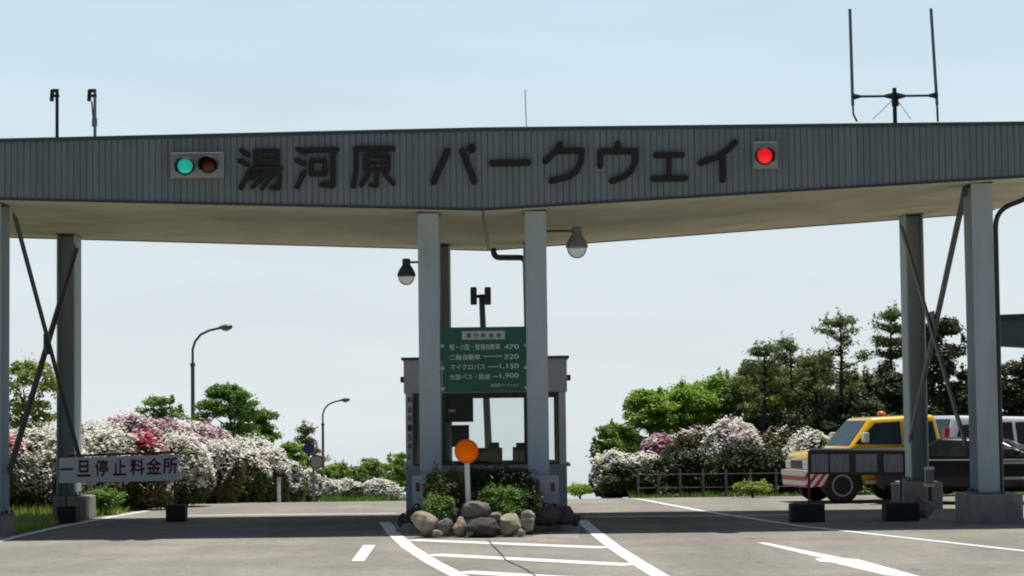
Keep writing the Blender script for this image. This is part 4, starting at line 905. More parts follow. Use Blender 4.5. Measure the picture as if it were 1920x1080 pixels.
def wag_extra(t, hw):
    for s in (-1, 1):
        mb = MB(); mb.hexa([(-1.96, s * (hw - 0.06) - 0.07, 1.0), (-1.86, s * (hw - 0.06) - 0.07, 1.0), (-1.86, s * (hw - 0.06) + 0.08, 1.0), (-1.96, s * (hw - 0.06) + 0.08, 1.0)],
                           [(-1.88, s * (hw - 0.17) - 0.07, 1.48), (-1.76, s * (hw - 0.17) - 0.07, 1.48), (-1.76, s * (hw - 0.17) + 0.08, 1.48), (-1.88, s * (hw - 0.17) + 0.08, 1.48)]); mb.build('tail_light', M_tail, t, bevel=0.015)
        mb = MB(); mb.box(1.75, 1.93, s * (hw - 0.22) - 0.15, s * (hw - 0.22) + 0.15, 0.68, 0.82); mb.build('headlight', M_hl, t, bevel=0.03)
        mb = MB(); mb.box(0.62, 0.76, s * (hw + 0.1) - 0.09, s * (hw + 0.1) + 0.09, 0.98, 1.12); mb.build('wing_mirror', M_wcar, t, bevel=0.03)
    mb = MB(); mb.box(-1.98, -1.86, -hw * 0.9, hw * 0.9, 0.36, 0.6); mb.build('rear_bumper', M_wcar, t, bevel=0.04)
car('white_hatchback', 'white hatchback with tall red tail lamps parked behind the black car', (P(1742, 940, 47.2).x + 1.95, 48.0, gz(48.0)), math.radians(14),
    [(-1.90, 0.78, 0.34, 0.95), (-1.80, 0.83, 0.28, 1.0), (-1.0, 0.85, 0.25, 0.98), (0.8, 0.85, 0.25, 0.96), (1.3, 0.83, 0.27, 0.90), (1.75, 0.76, 0.30, 0.78), (1.92, 0.66, 0.34, 0.66)],
    (-1.92, 1.25, -1.62, 0.20, 0.96, 1.74, 0.81, 0.64), (-1.2, 1.28), 0.31, M_wcar,
    [[(0.88, 1.04), (-0.20, 1.02), (-0.20, 1.58), (0.18, 1.58)], [(-0.28, 1.02), (-1.15, 1.05), (-1.1, 1.56), (-0.28, 1.58)], [(-1.23, 1.07), (-1.66, 1.1), (-1.52, 1.52), (-1.2, 1.55)]], wag_extra)
def sed_extra(t, hw):
    for s in (-1, 1):
        mb = MB(); mb.box(1.98, 2.18, s * (hw - 0.24) - 0.18, s * (hw - 0.24) + 0.18, 0.62, 0.74); mb.build('headlight', M_hl, t, bevel=0.03)
        mb = MB(); mb.box(-2.2, -2.1, s * (hw - 0.2) - 0.16, s * (hw - 0.2) + 0.16, 0.72, 0.86); mb.build('tail_light', M_tail, t, bevel=0.02)
        mb = MB(); mb.box(0.55, 0.68, s * (hw + 0.1) - 0.09, s * (hw + 0.1) + 0.09, 0.90, 1.03); mb.build('wing_mirror', M_bcar, t, bevel=0.03)
        mb = MB(); mb.box(-1.4, 0.9, s * (hw - 0.035), s * (hw + 0.0), 0.845, 0.865); mb.build('chrome_strip', M_chrome, t)
    mb = MB(); mb.box(2.08, 2.24, -0.4, 0.4, 0.5, 0.6); mb.build('grille', M_black, t, bevel=0.01)
    for s in (-0.3, 0.35):
        mb = MB(); mb.bar((0.98, s, 0.96), (0.62, s - 0.5, 1.14), 0.025, 0.02); mb.build('wiper', mat('wiper_steel', (0.3, 0.3, 0.3), 0.4, 0.5), t)
car('black_sedan', 'black sedan parked between the two right columns', (P(1862, 945, 42.8).x, 42.8, 0), math.radians(-20),
    [(-2.15, 0.74, 0.34, 0.88), (-2.0, 0.82, 0.28, 0.92), (-1.2, 0.85, 0.24, 0.92), (0.8, 0.85, 0.24, 0.90), (1.4, 0.83, 0.26, 0.84), (2.0, 0.75, 0.30, 0.74), (2.18, 0.64, 0.34, 0.62)],
    (-1.75, 1.10, -0.90, 0.24, 0.88, 1.29, 0.80, 0.62), (-1.35, 1.35), 0.31, M_bcar,
    [[(0.70, 0.92), (-0.28, 0.92), (-0.28, 1.20), (0.22, 1.20)], [(-0.36, 0.92), (-1.32, 0.93), (-0.92, 1.19), (-0.36, 1.20)]], sed_extra)

# ------------------------------------------------------------------ street lamps and road signs
M_galv = mat('galvanised_pole', (0.17, 0.185, 0.19), 0.45, 0.3, 0.1)
def street_lamp(px, top, arm_px, Y, label):
    b = P(px, 900, Y); zt = P(px, top, Y).z; k = Y / F_PX; z0 = gz(Y); L_ = arm_px * k
    o = thing('street_lamp', label, 'street lamp', (b.x, Y, z0), 'street lamps along the left of the road')
    h = zt - z0
    mb = MB(); mb.tube([(b.x, Y, z0 - 0.2), (b.x, Y, zt - 1.45)], [0.085, 0.075], 12); mb.tube([(b.x, Y, zt - 1.52), (b.x, Y, zt - 1.38)], 0.10, 12); mb.build('pole', M_galv, o, smooth=True)
    pts = [Vector((b.x, Y, zt - 1.40)), Vector((b.x, Y, zt - 0.85)), Vector((b.x + L_ * 0.06, Y, zt - 0.55)), Vector((b.x + L_ * 0.2, Y, zt - 0.28)), Vector((b.x + L_ * 0.42, Y, zt - 0.12)), Vector((b.x + L_ * 0.72, Y, zt - 0.02))]
    mb = MB(); mb.tube(pts, 0.05, 10); mb.build('arm', M_galv, o, smooth=True)
    a = Vector((b.x + L_ * 0.66, Y, zt - 0.03)); c = Vector((b.x + L_, Y, zt + 0.03)); V = []
    mb = MB(); d = c - a; mb.tube([a, a + d * 0.15, a + d * 0.5, a + d * 0.85, c], [0.06, 0.10, 0.15, 0.13, 0.05], 12)
    mb.v = [(x, y * 1.0, zt + (z - zt) * 0.75) for x, y, z in mb.v]; hd_ = mb.build('lamp_head', mat('lamp_head_grey', (0.13, 0.14, 0.14), 0.4), o, smooth=True)
    mb = MB(); mb.tube([a + d * 0.25 - Vector((0, 0, 0.06)), a + d * 0.55 - Vector((0, 0, 0.085)), a + d * 0.88 - Vector((0, 0, 0.06))], [0.06, 0.09, 0.05], 10); mb.build('lamp_glass', mat('milky_glass', (0.6, 0.6, 0.56), 0.2), hd_, smooth=True)
street_lamp(362, 614, 75, 85, 'tall curved street lamp above the flowering hedge, the nearer of the two')
street_lamp(606, 750, 51, 130, 'small distant curved street lamp beside the dark pine, the farther of the two')
YT = 58.0
o = thing('road_sign', 'pole with a blue disc above a red-ringed round sign in the hedge', 'road sign', (P(588, 930, YT).x, YT, gz(YT)))
mb = MB(); x = P(588, 930, YT).x; mb.tube([(x, YT, gz(YT) - 0.1), (x, YT, P(588, 825, YT).z)], 0.035, 10); mb.build('pole', M_galv, o)
for px, py, r, mm, nm in ((579, 841, 10.5, mat('blue_sign', (0.02, 0.035, 0.12), 0.5), 'blue_disc'), (594, 866, 13.5, mat('grey_white_sign', (0.30, 0.30, 0.30), 0.5), 'white_disc')):
    c = P(px, py, YT); R = r * YT / F_PX
    mb = MB(); mb.lathe([(R, 0.04), (R, 0.055), (0.002, 0.056)], (c.x, YT - 0.01, c.z), 28, 'y'); d_ = mb.build(nm, mm, o)
    if nm == 'blue_disc': continue
    mb = MB(); mb.lathe([(R * 0.82, 0.057), (R * 0.82, 0.062), (R, 0.062), (R, 0.057)], (c.x, YT - 0.01, c.z), 28, 'y', caps=False); mb.build('red_ring', mat('dull_red_ring', (0.22, 0.03, 0.02), 0.5), d_)
def marker(px, Y, label):
    x = P(px, 930, Y).x; o = thing('delineator', label, 'marker post', (x, Y, gz(Y)), 'white marker posts along the left hedge')
    mb = MB(); mb.tube([(x, Y, gz(Y) - 0.05), (x, Y, gz(Y) + 0.52)], 0.045, 12); mb.build('post', M_white, o, smooth=True)
    mb = MB(); mb.tube([(x, Y, gz(Y) + 0.52), (x, Y, gz(Y) + 0.64)], [0.05, 0.045], 12); mb.build('reflector', mat('pale_reflector', (0.5, 0.45, 0.3), 0.3), o, smooth=True)
marker(523, 55, 'thin white marker post at the foot of the hedge left of the round signs')
marker(596, 66, 'thin white marker post at the foot of the hedge right of the round signs')

# ------------------------------------------------------------------ rest house at the far right
YH = 57.0
rh = thing('rest_house', 'building with a broad grey eave showing at the far right edge behind trees', 'building', (15.5, YH + 3, gz(YH)))
e0, e1 = P(1866, 598, YH), Vector((20.0, 52.0, 0)); e1.z = P(1920, 586, 56).z + 0.5
zt_, zb_ = e0.z, e0.z - 0.72
mb = MB(); dirv = Vector((e1.x - e0.x, e1.y - e0.y, 0)); nb = Vector((-dirv.y, dirv.x, 0)).normalized() * 7
A, B = Vector((e0.x, e0.y, 0)), Vector((e1.x, e1.y, 0))
q = [A, B, B + nb, A + nb]
mb.hexa([(p.x, p.y, zb_) for p in q], [(p.x, p.y, zt_) for p in q]); mb.build('roof', mat('grey_roof_fascia', (0.13, 0.15, 0.155), 0.6, 0, 0.1), rh, bevel=0.01)
mb = MB(); mb.prism([(p.x, p.y, zt_ + 0.003) for p in (A - nb * 0.015, B - nb * 0.015, B + nb * 0.02, A + nb * 0.02)], (0, 0, 0.10)); mb.build('roof_cap', M_trim, rh)
q2 = [A + nb * 0.16 + dirv * 0.1, B + nb * 0.16, B + nb * 0.9, A + nb * 0.9 + dirv * 0.1]
mb = MB(); mb.hexa([(p.x, p.y, gz(60)) for p in q2], [(p.x, p.y, zb_ - 0.003) for p in q2]); mb.build('wall', mat('dull_wall', (0.20, 0.20, 0.19), 0.8), rh)
mb = MB(); w0, w1 = q2[0].lerp(q2[1], 0.1), q2[0].lerp(q2[1], 0.9); nn = -nb.normalized()
mb.hexa([(p.x, p.y, 1.0) for p in (w0 + nn * 0.02, w1 + nn * 0.02, w1 - nn * 0.01, w0 - nn * 0.01)], [(p.x, p.y, 2.9) for p in (w0 + nn * 0.02, w1 + nn * 0.02, w1 - nn * 0.01, w0 - nn * 0.01)]); mb.build('window', M_cglass, rh)

# ------------------------------------------------------------------ vegetation
L_az = leafmat('azalea_leaf', [(0.045, 0.080, 0.020), (0.09, 0.14, 0.03), (0.13, 0.18, 0.045), (0.17, 0.16, 0.05), (0.07, 0.11, 0.025)], 0.4)
L_azb = leafmat('bronze_azalea_leaf', [(0.09, 0.085, 0.03), (0.17, 0.15, 0.045), (0.18, 0.125, 0.055), (0.12, 0.145, 0.04)], 0.4)
L_bright = leafmat('fresh_maple_leaf', [(0.17, 0.32, 0.03), (0.27, 0.44, 0.045), (0.38, 0.54, 0.07), (0.21, 0.37, 0.035)], 0.55)
L_mid = leafmat('mid_green_leaf', [(0.09, 0.19, 0.032), (0.16, 0.29, 0.05), (0.23, 0.38, 0.07), (0.12, 0.24, 0.04)], 0.5)
L_dark = leafmat('dark_evergreen_leaf', [(0.024, 0.046, 0.014), (0.046, 0.078, 0.022), (0.075, 0.115, 0.034), (0.034, 0.062, 0.018)], 0.3)
L_pine = leafmat('pine_needles', [(0.09, 0.135, 0.04), (0.155, 0.22, 0.065), (0.23, 0.29, 0.09), (0.115, 0.175, 0.05)], 0.45)
L_olive = leafmat('olive_pine_mass', [(0.075, 0.12, 0.034), (0.13, 0.185, 0.05), (0.19, 0.245, 0.075), (0.10, 0.15, 0.044)], 0.45)
L_yel = leafmat('yellow_green_leaf', [(0.27, 0.36, 0.065), (0.38, 0.46, 0.10), (0.23, 0.33, 0.065), (0.34, 0.36, 0.11)], 0.55)
P_white = leafmat('white_petal', [(0.86, 0.84, 0.77), (0.92, 0.90, 0.84), (0.90, 0.885, 0.82), (0.84, 0.81, 0.72)], 0.5)
P_pale = leafmat('pale_pink_petal', [(0.80, 0.70, 0.68), (0.84, 0.78, 0.76), (0.76, 0.62, 0.63)], 0.5)
P_mauve = leafmat('mauve_petal', [(0.58, 0.32, 0.42), (0.66, 0.40, 0.50), (0.52, 0.25, 0.35)], 0.5)
P_red = leafmat('crimson_petal', [(0.62, 0.07, 0.16), (0.72, 0.11, 0.22), (0.52, 0.05, 0.12)], 0.45)
M_bark = mat('grey_brown_bark', (0.075, 0.058, 0.045), 0.95, 0, 0.3, 8, bump=0.6, bscale=25, stretch=(1, 1, 0.25))
M_bark2 = mat('dark_bark', (0.04, 0.033, 0.028), 0.95, 0, 0.3, 8, bump=0.6, bscale=25, stretch=(1, 1, 0.25))

def azalea(px, Y, wpx, top, blooms, label, seed, leaf=L_az, cover=0.0, n=5200, fl=2600, grp='azalea bushes of the left hedge', ry=None, name='azalea_bush', wide=1.22, shy=0.26):
    """blooms: list of (petal material, threshold, noise frequency, seed shift)"""
    k = Y / F_PX; c = P(px, top, Y); z0 = gz(Y); rx = wpx * k / 2; h = max(0.5, c.z - z0); ry = ry or min(rx, 1.15)
    o = thing(name, label, 'bush', (c.x, Y, z0), grp); rg = np.random.RandomState(seed)
    rx *= wide; bl = [(c.x, Y, z0 + h * 0.42, rx * 0.90, ry * 0.90, h * 0.52)]
    for i in range(30):
        a = rg.uniform(0, 6.283); e = math.asin(rg.uniform(-0.75, 0.97)); q = 0.80 * max(0.85 if e < 0 else 0, math.cos(e) ** 0.8)
        s = rg.uniform(0.15, 0.26)
        bl.append((c.x + rx * q * math.cos(a), Y + ry * q * math.sin(a), z0 + h * (0.40 + 0.46 * math.sin(e)), rx * s * 1.1, ry * s * 1.15, h * s * 0.62))
    leaves('foliage', bl, int(n * 1.5), 0.044, leaf, o, seed, 0.60, 1.8, 0.6, 0.6, zmin=z0 + 0.04, stray=0.03)
    for i, (pm, thr, fq, sh) in enumerate(blooms):
        def keep(p, d, thr=thr, fq=fq, sh=sh):
            s = noise3(p * np.array([1.1, 1.1, 0.38]), seed * 7 + sh, fq * 1.35); hgt = (p[:, 2] - z0) / h
            return (s + 1.7 * (hgt - 0.40) > thr - 0.10 + shy) & (d[:, 2] > -0.30) & (hgt > 0.16 + 0.14 * s)
        leaves('blossom', bl, int(fl * 3.6), 0.040, pm, o, seed + 31 + sh, 1.0, 1.12, 0.55, 1.25, keep=keep, zmin=z0 + 0.1, stray=0.04)
    mb = MB()
    for i in range(7):
        a = rg.uniform(0, 6.283); r1 = rg.uniform(0.3, 0.7)
        mb.tube([(c.x + 0.1 * math.cos(a), Y + 0.1 * math.sin(a), z0 - 0.05), (c.x + rx * r1 * 0.5 * math.cos(a), Y + ry * r1 * 0.5 * math.sin(a), z0 + h * 0.35), (c.x + rx * r1 * math.cos(a), Y + ry * r1 * math.sin(a), z0 + h * 0.62)], [0.03, 0.02, 0.008], 5)
    mb.build('stems', M_bark2, o); return o
W, PK, MV, RD = P_white, P_pale, P_mauve, P_red
azalea(-15, 43.2, 150, 806, [(W, 0.0, 1.3, 0), (RD, 0.40, 1.2, 3)], 'azalea bush with white and crimson flowers behind the left front column', 101, fl=3200)
azalea(82, 43.6, 150, 793, [(W, -0.35, 1.6, 0)], 'white flowering azalea framed between the two left columns', 102, fl=4200)
azalea(196, 44.2, 120, 800, [(W, -0.25, 1.6, 0)], 'white azalea bush directly above the left half of the white sign board', 103, fl=3800)
azalea(266, 44.6, 110, 812, [(RD, 0.12, 1.3, 0), (W, 0.05, 1.6, 3)], 'crimson flowering azalea above the middle of the white sign board', 104, leaf=L_azb, fl=3600)
azalea(335, 46.2, 110, 812, [(W, -0.3, 1.6, 0), (PK, 0.8, 1.5, 4)], 'white azalea bush above the right end of the white sign board', 105, fl=3800)
azalea(398, 48.8, 100, 822, [(W, -0.1, 1.7, 0), (PK, 0.75, 1.5, 4)], 'white azalea with bronze leaves right of the white sign board', 106, leaf=L_azb)
azalea(448, 52.2, 92, 830, [(W, -0.05, 1.8, 0)], 'white azalea drooping to the road below the green shrub tree', 107)
azalea(496, 56.0, 84, 842, [(W, -0.2, 1.7, 0), (PK, 0.8, 1.5, 4)], 'white azalea with brownish gaps in front of the first marker post', 108, leaf=L_azb)
azalea(536, 60.5, 66, 862, [(W, 0.0, 1.8, 0)], 'sparse white azalea left of the two round signs', 109)
azalea(570, 65.0, 58, 878, [(W, -0.2, 2.0, 0)], 'low white azalea under the round signs', 110, n=3500, fl=1600)
azalea(606, 70.0, 54, 896, [(W, -0.2, 2.0, 0), (PK, 0.6, 2.0, 4)], 'low white azalea just right of the round signs', 111, leaf=L_azb, n=3000, fl=1600)
azalea(648, 73.0, 56, 898, [(W, -0.05, 2.2, 0)], 'small white azalea by the roadside below the far street lamp', 112, n=3000, fl=1800)
azalea(712, 77.0, 66, 898, [(W, -0.35, 2.2, 0)], 'bright white azalea at the right end of the left hedge near the booth', 113, n=3200, fl=2400)
azalea(165, 46.6, 150, 782, [(W, -0.15, 1.5, 0), (PK, 0.8, 1.4, 4)], 'tall white azalea rising beside the left rear column', 114)
azalea(240, 47.4, 120, 774, [(MV, 0.35, 1.5, 0), (W, 0.35, 1.6, 2)], 'tall bronze azalea with scattered mauve flowers at the top of the hedge', 115, leaf=L_azb)
azalea(312, 48.4, 120, 782, [(MV, -0.05, 1.4, 0), (W, 0.2, 1.7, 2)], 'mauve flowering azalea on top of the hedge left of the near street lamp', 116, leaf=L_azb, fl=3000)
azalea(380, 50.8, 112, 796, [(MV, 0.1, 1.4, 0), (W, 0.05, 1.7, 2)], 'mixed mauve and white azalea at the foot of the near street lamp', 117, fl=3000)
azalea(440, 56.0, 100, 812, [(W, 0.0, 1.6, 0)], 'green azalea with white patches in front of the green shrub tree', 118)
azalea(488, 61.0, 90, 822, [(W, -0.05, 1.6, 0)], 'white azalea behind the drooping one, left of the dark pine', 119)

def limb_tree(o, base, top, r0, m, rg, n=5, spread=1.0):
    mb = MB(); ax = top - base; pts = [base + ax * t + Vector((rg.uniform(-1, 1), rg.uniform(-1, 1), 0)) * 0.04 * ax.length * (t > 0) for t in (0, 0.3, 0.6, 0.95)]
    mb.tube(pts, [r0, r0 * 0.8, r0 * 0.5, r0 * 0.15], 9)
    for i in range(n):
        s = pts[1].lerp(pts[3], i / n); a = rg.uniform(0, 6.283); e = s + Vector((math.cos(a), math.sin(a), 0.55)) * spread * rg.uniform(0.5, 0.95)
        mb.tube([s, s.lerp(e, 0.5) + Vector((0, 0, 0.05)), e], [r0 * 0.4, r0 * 0.25, r0 * 0.08], 6)
    return mb.build('trunk', m, o, smooth=True)
def broadleaf(px, Y, wpx, top, base_py, leaf, label, seed, n=7000, size=0.075, nb=16, grp=None, name='broadleaf_tree', cat='tree', bark=None, dep=None, sparse=0.0, shape=None, thin=1.0, stray=0.16):
    k = Y / F_PX; c = P(px, top, Y); z0 = gz(Y); rx = wpx * k / 2; zc0 = max(z0 + 0.15, P(px, base_py, Y).z); h = c.z - zc0
    o = thing(name, label, cat, (c.x, Y, z0), grp); rg = np.random.RandomState(seed); ry = dep or min(max(rx * 0.8, 0.6), 1.8)
    bl = []; U = min(rx, h); fat = 1.0 if h > 1.2 * rx else 0.8
    for i in range(int(nb * 2.6)):
        t = rg.uniform(0.0, 1.0) ** 0.85; a = rg.uniform(0, 6.283); w = math.sqrt(max(0.05, 1 - ((t - 0.36) / 0.68) ** 2))
        w *= 1 + 0.22 * math.sin(a * 2 + seed) + 0.15 * math.sin(a * 3 + t * 7 + seed)
        q = (rg.uniform(0.05, 1.0) ** 0.5) * w * 0.86; rr = rg.uniform(0.11, 0.23) * min(max(U, 0.35), 1.35) + 0.02
        rr *= thin
        zz = zc0 + h * (0.04 + 0.93 * t)
        bl.append((c.x + rx * q * math.cos(a), Y + ry * q * math.sin(a), min(zz, c.z - rr * 0.35), rr * 1.45, rr * 1.3, rr * 0.62))
    for i in range(int(nb * 1.2)):                     # young shoots breaking the outline
        a = rg.uniform(0, 6.283); t = rg.uniform(0.35, 1.0); w = math.sqrt(max(0.04, 1 - ((t - 0.36) / 0.68) ** 2)); u = rg.uniform(0.03, 0.06) * (0.6 + min(U, 1.2))
        bl.append((c.x + rx * w * 0.9 * math.cos(a), Y + ry * w * 0.9 * math.sin(a), zc0 + h * t + 0.02, u * 0.8, u * 0.8, u * rg.uniform(1.2, 2.6)))
    keep = None
    if sparse: keep = lambda p, d: noise3(p, seed, 3.0) > sparse - 0.5
    leaves('crown', bl, int(n * 1.7), size * 0.62, leaf, o, seed, 0.25, 1.9, 0.45, 0.7, keep=keep, zmin=z0 + 0.05, stray=stray)
    limb_tree(o, Vector((c.x, Y, z0 - 0.1)), Vector((c.x, Y, zc0 + h * 0.75)), min(0.14, 0.03 + 0.035 * h), bark or M_bark, rg, 6, rx * 0.7)
    return o
# left side
LT = 'trees and shrubs behind the left hedge'
broadleaf(52, 50.0, 150, 674, 850, L_yel, 'airy yellow-green tree seen between the two left columns', 201, n=3000, size=0.08, nb=34, grp=LT, thin=0.62, stray=0.3, dep=0.9)
broadleaf(302, 58.0, 90, 746, 800, L_mid, 'small wispy tree poking above the mauve azaleas', 202, n=1800, size=0.08, nb=10, grp=LT, sparse=0.3)
broadleaf(425, 62.0, 130, 726, 850, L_mid, 'bushy mid-green tree right of the near street lamp', 203, n=9000, grp=LT, nb=20)
broadleaf(482, 66.0, 90, 768, 870, L_mid, 'lower green tree filling the gap left of the dark pine', 204, n=6000, grp=LT)
broadleaf(550, 70.0, 70, 830, 925, L_bright, 'rounded light green shrub behind the round signs', 205, n=4500, grp=LT, name='shrub', cat='shrub')
for px_, Y_, w_, tp_, lf_, lb_, sd_ in ((632, 84.0, 66, 868, L_yel, 'olive tufted shrub right behind the far street lamp', 206), (664, 85.0, 58, 876, L_mid, 'mid-green shrub between the two olive shrubs by the far road', 216), (692, 86.0, 66, 862, L_yel, 'olive shrub with a pointed shoot in the middle of the far roadside', 207),
                                        (718, 87.0, 52, 872, L_mid, 'mid-green shrub next to the fresh one beside the booth', 217), (744, 88.0, 62, 850, L_bright, 'fresh green shrub beside the left wall of the booth', 208), (606, 78.0, 60, 880, L_mid, 'mid-green shrub behind the pole of the round signs', 218)):
    broadleaf(px_, Y_, w_, tp_, 960, lf_, lb_, sd_, n=5500, size=0.07, nb=24, grp=LT, name='shrub', cat='shrub')
broadleaf(1088, 56.0, 46, 910, 935, L_bright, 'little low green shrub right beside the booth on the far road edge', 209, n=1500, size=0.05, grp='low green tufts by the road', name='shrub', cat='shrub')
broadleaf(1412, 47.8, 64, 906, 934, L_yel, 'yellow-green weed clump at the road edge left of the striped bumper', 210, n=1800, size=0.05, grp='low green tufts by the road', name='shrub', cat='shrub', dep=0.4)

broadleaf(188, 42.2, 84, 922, 970, L_mid, 'fresh green weed clump by the footing of the left rear column', 259, n=2600, size=0.05, grp='low green tufts by the road', name='shrub', cat='shrub', dep=0.4)
def pine(px, Y, wpx, top, base_py, label, seed, dens=1.0, grp=None, lean=0.0, leaf=None):
    k = Y / F_PX; c = P(px, top, Y); z0 = gz(Y); zc = P(px, base_py, Y).z; H = c.z - z0; rx = wpx * k / 2
    o = thing('pine_tree', label, 'tree', (c.x, Y, z0), grp); rg = np.random.RandomState(seed); mb = MB(); bl = []
    b0 = Vector((c.x - lean, Y, z0 - 0.1)); pts = [b0 + (Vector((c.x, Y, c.z - 0.12)) - b0) * t + Vector((math.sin(t * 5 + seed) * 0.06, 0, 0)) for t in (0, 0.25, 0.5, 0.75, 1.0)]
    mb.tube(pts, [0.09, 0.075, 0.055, 0.035, 0.012], 9)
    at = lambda t: pts[min(3, int(t * 4))].lerp(pts[min(3, int(t * 4)) + 1], t * 4 - min(3, int(t * 4)))
    t0 = max(0.05, (zc - z0) / H); lv = max(4, int((c.z - zc) / 0.34)); az = 0.0
    for i in range(lv):
        t = t0 + (1 - t0) * (i + 0.3) / lv
        reach = rx * (1.0 - 0.78 * ((t - t0) / (1 - t0)) ** 1.1)
        for j in range(rg.randint(2, 5)):
            az += 2.4 + rg.uniform(-0.3, 0.3); L_ = reach * rg.uniform(0.55, 1.08); s = at(min(t, 0.97)); up_ = rg.uniform(0.02, 0.75)
            e = s + Vector((math.cos(az), math.sin(az) * 0.8, up_)) * L_; mid = s.lerp(e, 0.55) + Vector((0, 0, -0.04 * L_))
            mb.tube([s, mid, e], [0.022, 0.014, 0.006], 5)
            for f in (0.55, 0.8, 1.0):
                if rg.uniform() < 0.85 * dens:
                    q = s.lerp(e, f) + Vector((rg.uniform(-1, 1), rg.uniform(-1, 1), 0)) * 0.08
                    r_ = rg.uniform(0.10, 0.20); bl.append((q.x, q.y, q.z + 0.06, r_ * 1.35, r_ * 1.35, r_ * 0.6))
                    if f == 1.0: bl.append((q.x, q.y, q.z + 0.2, 0.04, 0.04, 0.15))
    e = at(0.99); bl += [(e.x, e.y, e.z, 0.09, 0.09, 0.2), (e.x + 0.05, e.y, e.z - 0.2, 0.14, 0.14, 0.2)]
    leaves('crown', bl, int(len(bl) * 56), 0.066, leaf or L_pine, o, seed, 0.1, 4.0, 0.6, 0.5, stray=0.16)
    mb.build('trunk', M_bark2, o, smooth=True); return o
pine(575, 72.0, 80, 790, 920, 'dark windblown pine beside the far street lamp', 301, grp=LT)

# right side: fence, azaleas, fresh trees, pines, dark trees
fn = thing('post_fence', 'low fence of grey posts and thin rails along the right bank', 'fence', (P(1320, 930, 50.5).x, 50.6, gz(50.6)))
M_fp = mat('grey_fence_post', (0.13, 0.125, 0.115), 0.85, 0, 0.2, 6)
fx = [1197, 1235, 1276, 1319, 1362, 1408, 1456, 1506, 1560]
for px in fx:
    p = P(px, 930, 50.6); mb = MB(); mb.tube([(p.x, 50.6, gz(50.6) - 0.1), (p.x, 50.6, P(px, 880, 50.6).z)], 0.03, 10); mb.build('post', M_fp, fn, smooth=True)
for py in (888, 913):
    mb = MB(); a, b = P(1197, py + 2, 50.55), P(1570, py - 2, 50.55); mb.tube([a, b], 0.010, 6); mb.build('rail', M_fp, fn)
RG = 'azalea bushes on the right bank'
azalea(1150, 52.0, 90, 846, [(W, -0.35, 1.8, 0)], 'white azalea at the far left end of the right bank', 121, grp=RG, wide=1.02, shy=0.42, fl=3000)
azalea(1205, 52.4, 90, 848, [(W, -0.2, 1.8, 0)], 'white azalea second from the left end of the right bank', 122, grp=RG, wide=1.02, shy=0.42, fl=3000)
azalea(1238, 53.4, 90, 815, [(MV, 0.1, 1.6, 0), (W, 0.55, 2, 3)], 'azalea with a mauve patch behind the low fence', 123, grp=RG, wide=1.02, shy=0.42, leaf=L_azb)
azalea(1300, 53.0, 110, 800, [(PK, 0.75, 1.6, 0)], 'brownish azalea almost without flowers in the middle of the right bank', 124, grp=RG, wide=1.02, shy=0.42, leaf=L_azb, fl=1500)
azalea(1372, 52.6, 130, 784, [(W, -0.55, 1.6, 0), (PK, 0.5, 1.5, 4)], 'large white azalea mass in the middle of the right bank', 125, grp=RG, wide=1.02, shy=0.42, fl=4200)
azalea(1455, 53.2, 110, 800, [(PK, 0.65, 1.5, 0)], 'dark bronze azalea between the large white one and the yellow car', 126, grp=RG, wide=1.02, shy=0.42, leaf=L_azb, fl=1600)
azalea(1518, 51.8, 100, 804, [(W, -0.15, 1.8, 0)], 'creamy white azalea just above the bonnet of the yellow car', 127, grp=RG, wide=1.02, shy=0.42, fl=2600)
for i, (px, w, tp, lb) in enumerate(((1180, 120, 872, 'dark evergreen shrub at the fence under the leftmost white azaleas'), (1290, 150, 850, 'dark evergreen shrub behind the middle fence posts'), (1400, 140, 838, 'dark evergreen shrub under the large white azalea'), (1500, 130, 840, 'dark evergreen shrub beside the striped bumper'))):
    broadleaf(px, 51.5 + 0.1 * i, w, tp, 940, L_dark, lb, 220 + i, n=6500, size=0.06, grp='dark shrubs along the fence', name='shrub', cat='shrub', dep=0.55, nb=22)
RT_ = 'trees on the right bank'
broadleaf(1215, 56.0, 120, 735, 850, L_bright, 'fresh green tree at the left end of the right bank', 331, n=8500, grp=RT_, nb=20)
broadleaf(1290, 57.0, 150, 722, 840, L_bright, 'fresh green tree second from the left end of the right bank', 232, n=9500, grp=RT_, nb=22)
broadleaf(1372, 57.5, 170, 700, 830, L_bright, 'tallest fresh green tree left of the pines', 233, n=10500, grp=RT_, nb=24)
broadleaf(1460, 55.5, 120, 742, 830, L_bright, 'green tree in front of the pine trunks', 234, n=7500, grp=RT_)
broadleaf(1160, 54.5, 70, 795, 880, L_mid, 'small green tree at the outer left tip of the right bank', 235, n=3500, grp=RT_, sparse=0.1)
pine(1428, 54.0, 120, 640, 770, 'shorter pine at the left of the pine group', 311, grp=RT_, lean=-0.1)
pine(1478, 55.0, 130, 628, 780, 'pine with a bare pointed top second in the pine group', 312, grp=RT_)
pine(1578, 53.5, 150, 586, 745, 'tall open pine with the most sky around it', 313, grp=RT_, dens=0.85, lean=0.25)
pine(1530, 54.6, 140, 660, 790, 'low dark pine in the middle of the pine group', 314, grp=RT_)
pine(1672, 55.5, 130, 572, 800, 'tall dark pine half hidden by the right rear column', 315, grp=RT_, dens=1.1)
broadleaf(1600, 53.0, 150, 748, 850, L_dark, 'dark evergreen tree behind the yellow car roof', 241, n=8000, grp=RT_)
broadleaf(1660, 54.0, 130, 700, 860, L_dark, 'dark evergreen tree left of the right rear column', 242, n=8000, grp=RT_)
broadleaf(1765, 53.5, 130, 598, 830, L_dark, 'tall dark evergreen tree between the two right columns', 243, n=11000, grp=RT_, nb=26)
broadleaf(1838, 54.5, 140, 690, 870, L_dark, 'dark evergreen tree behind the right front column', 244, n=9000, grp=RT_)
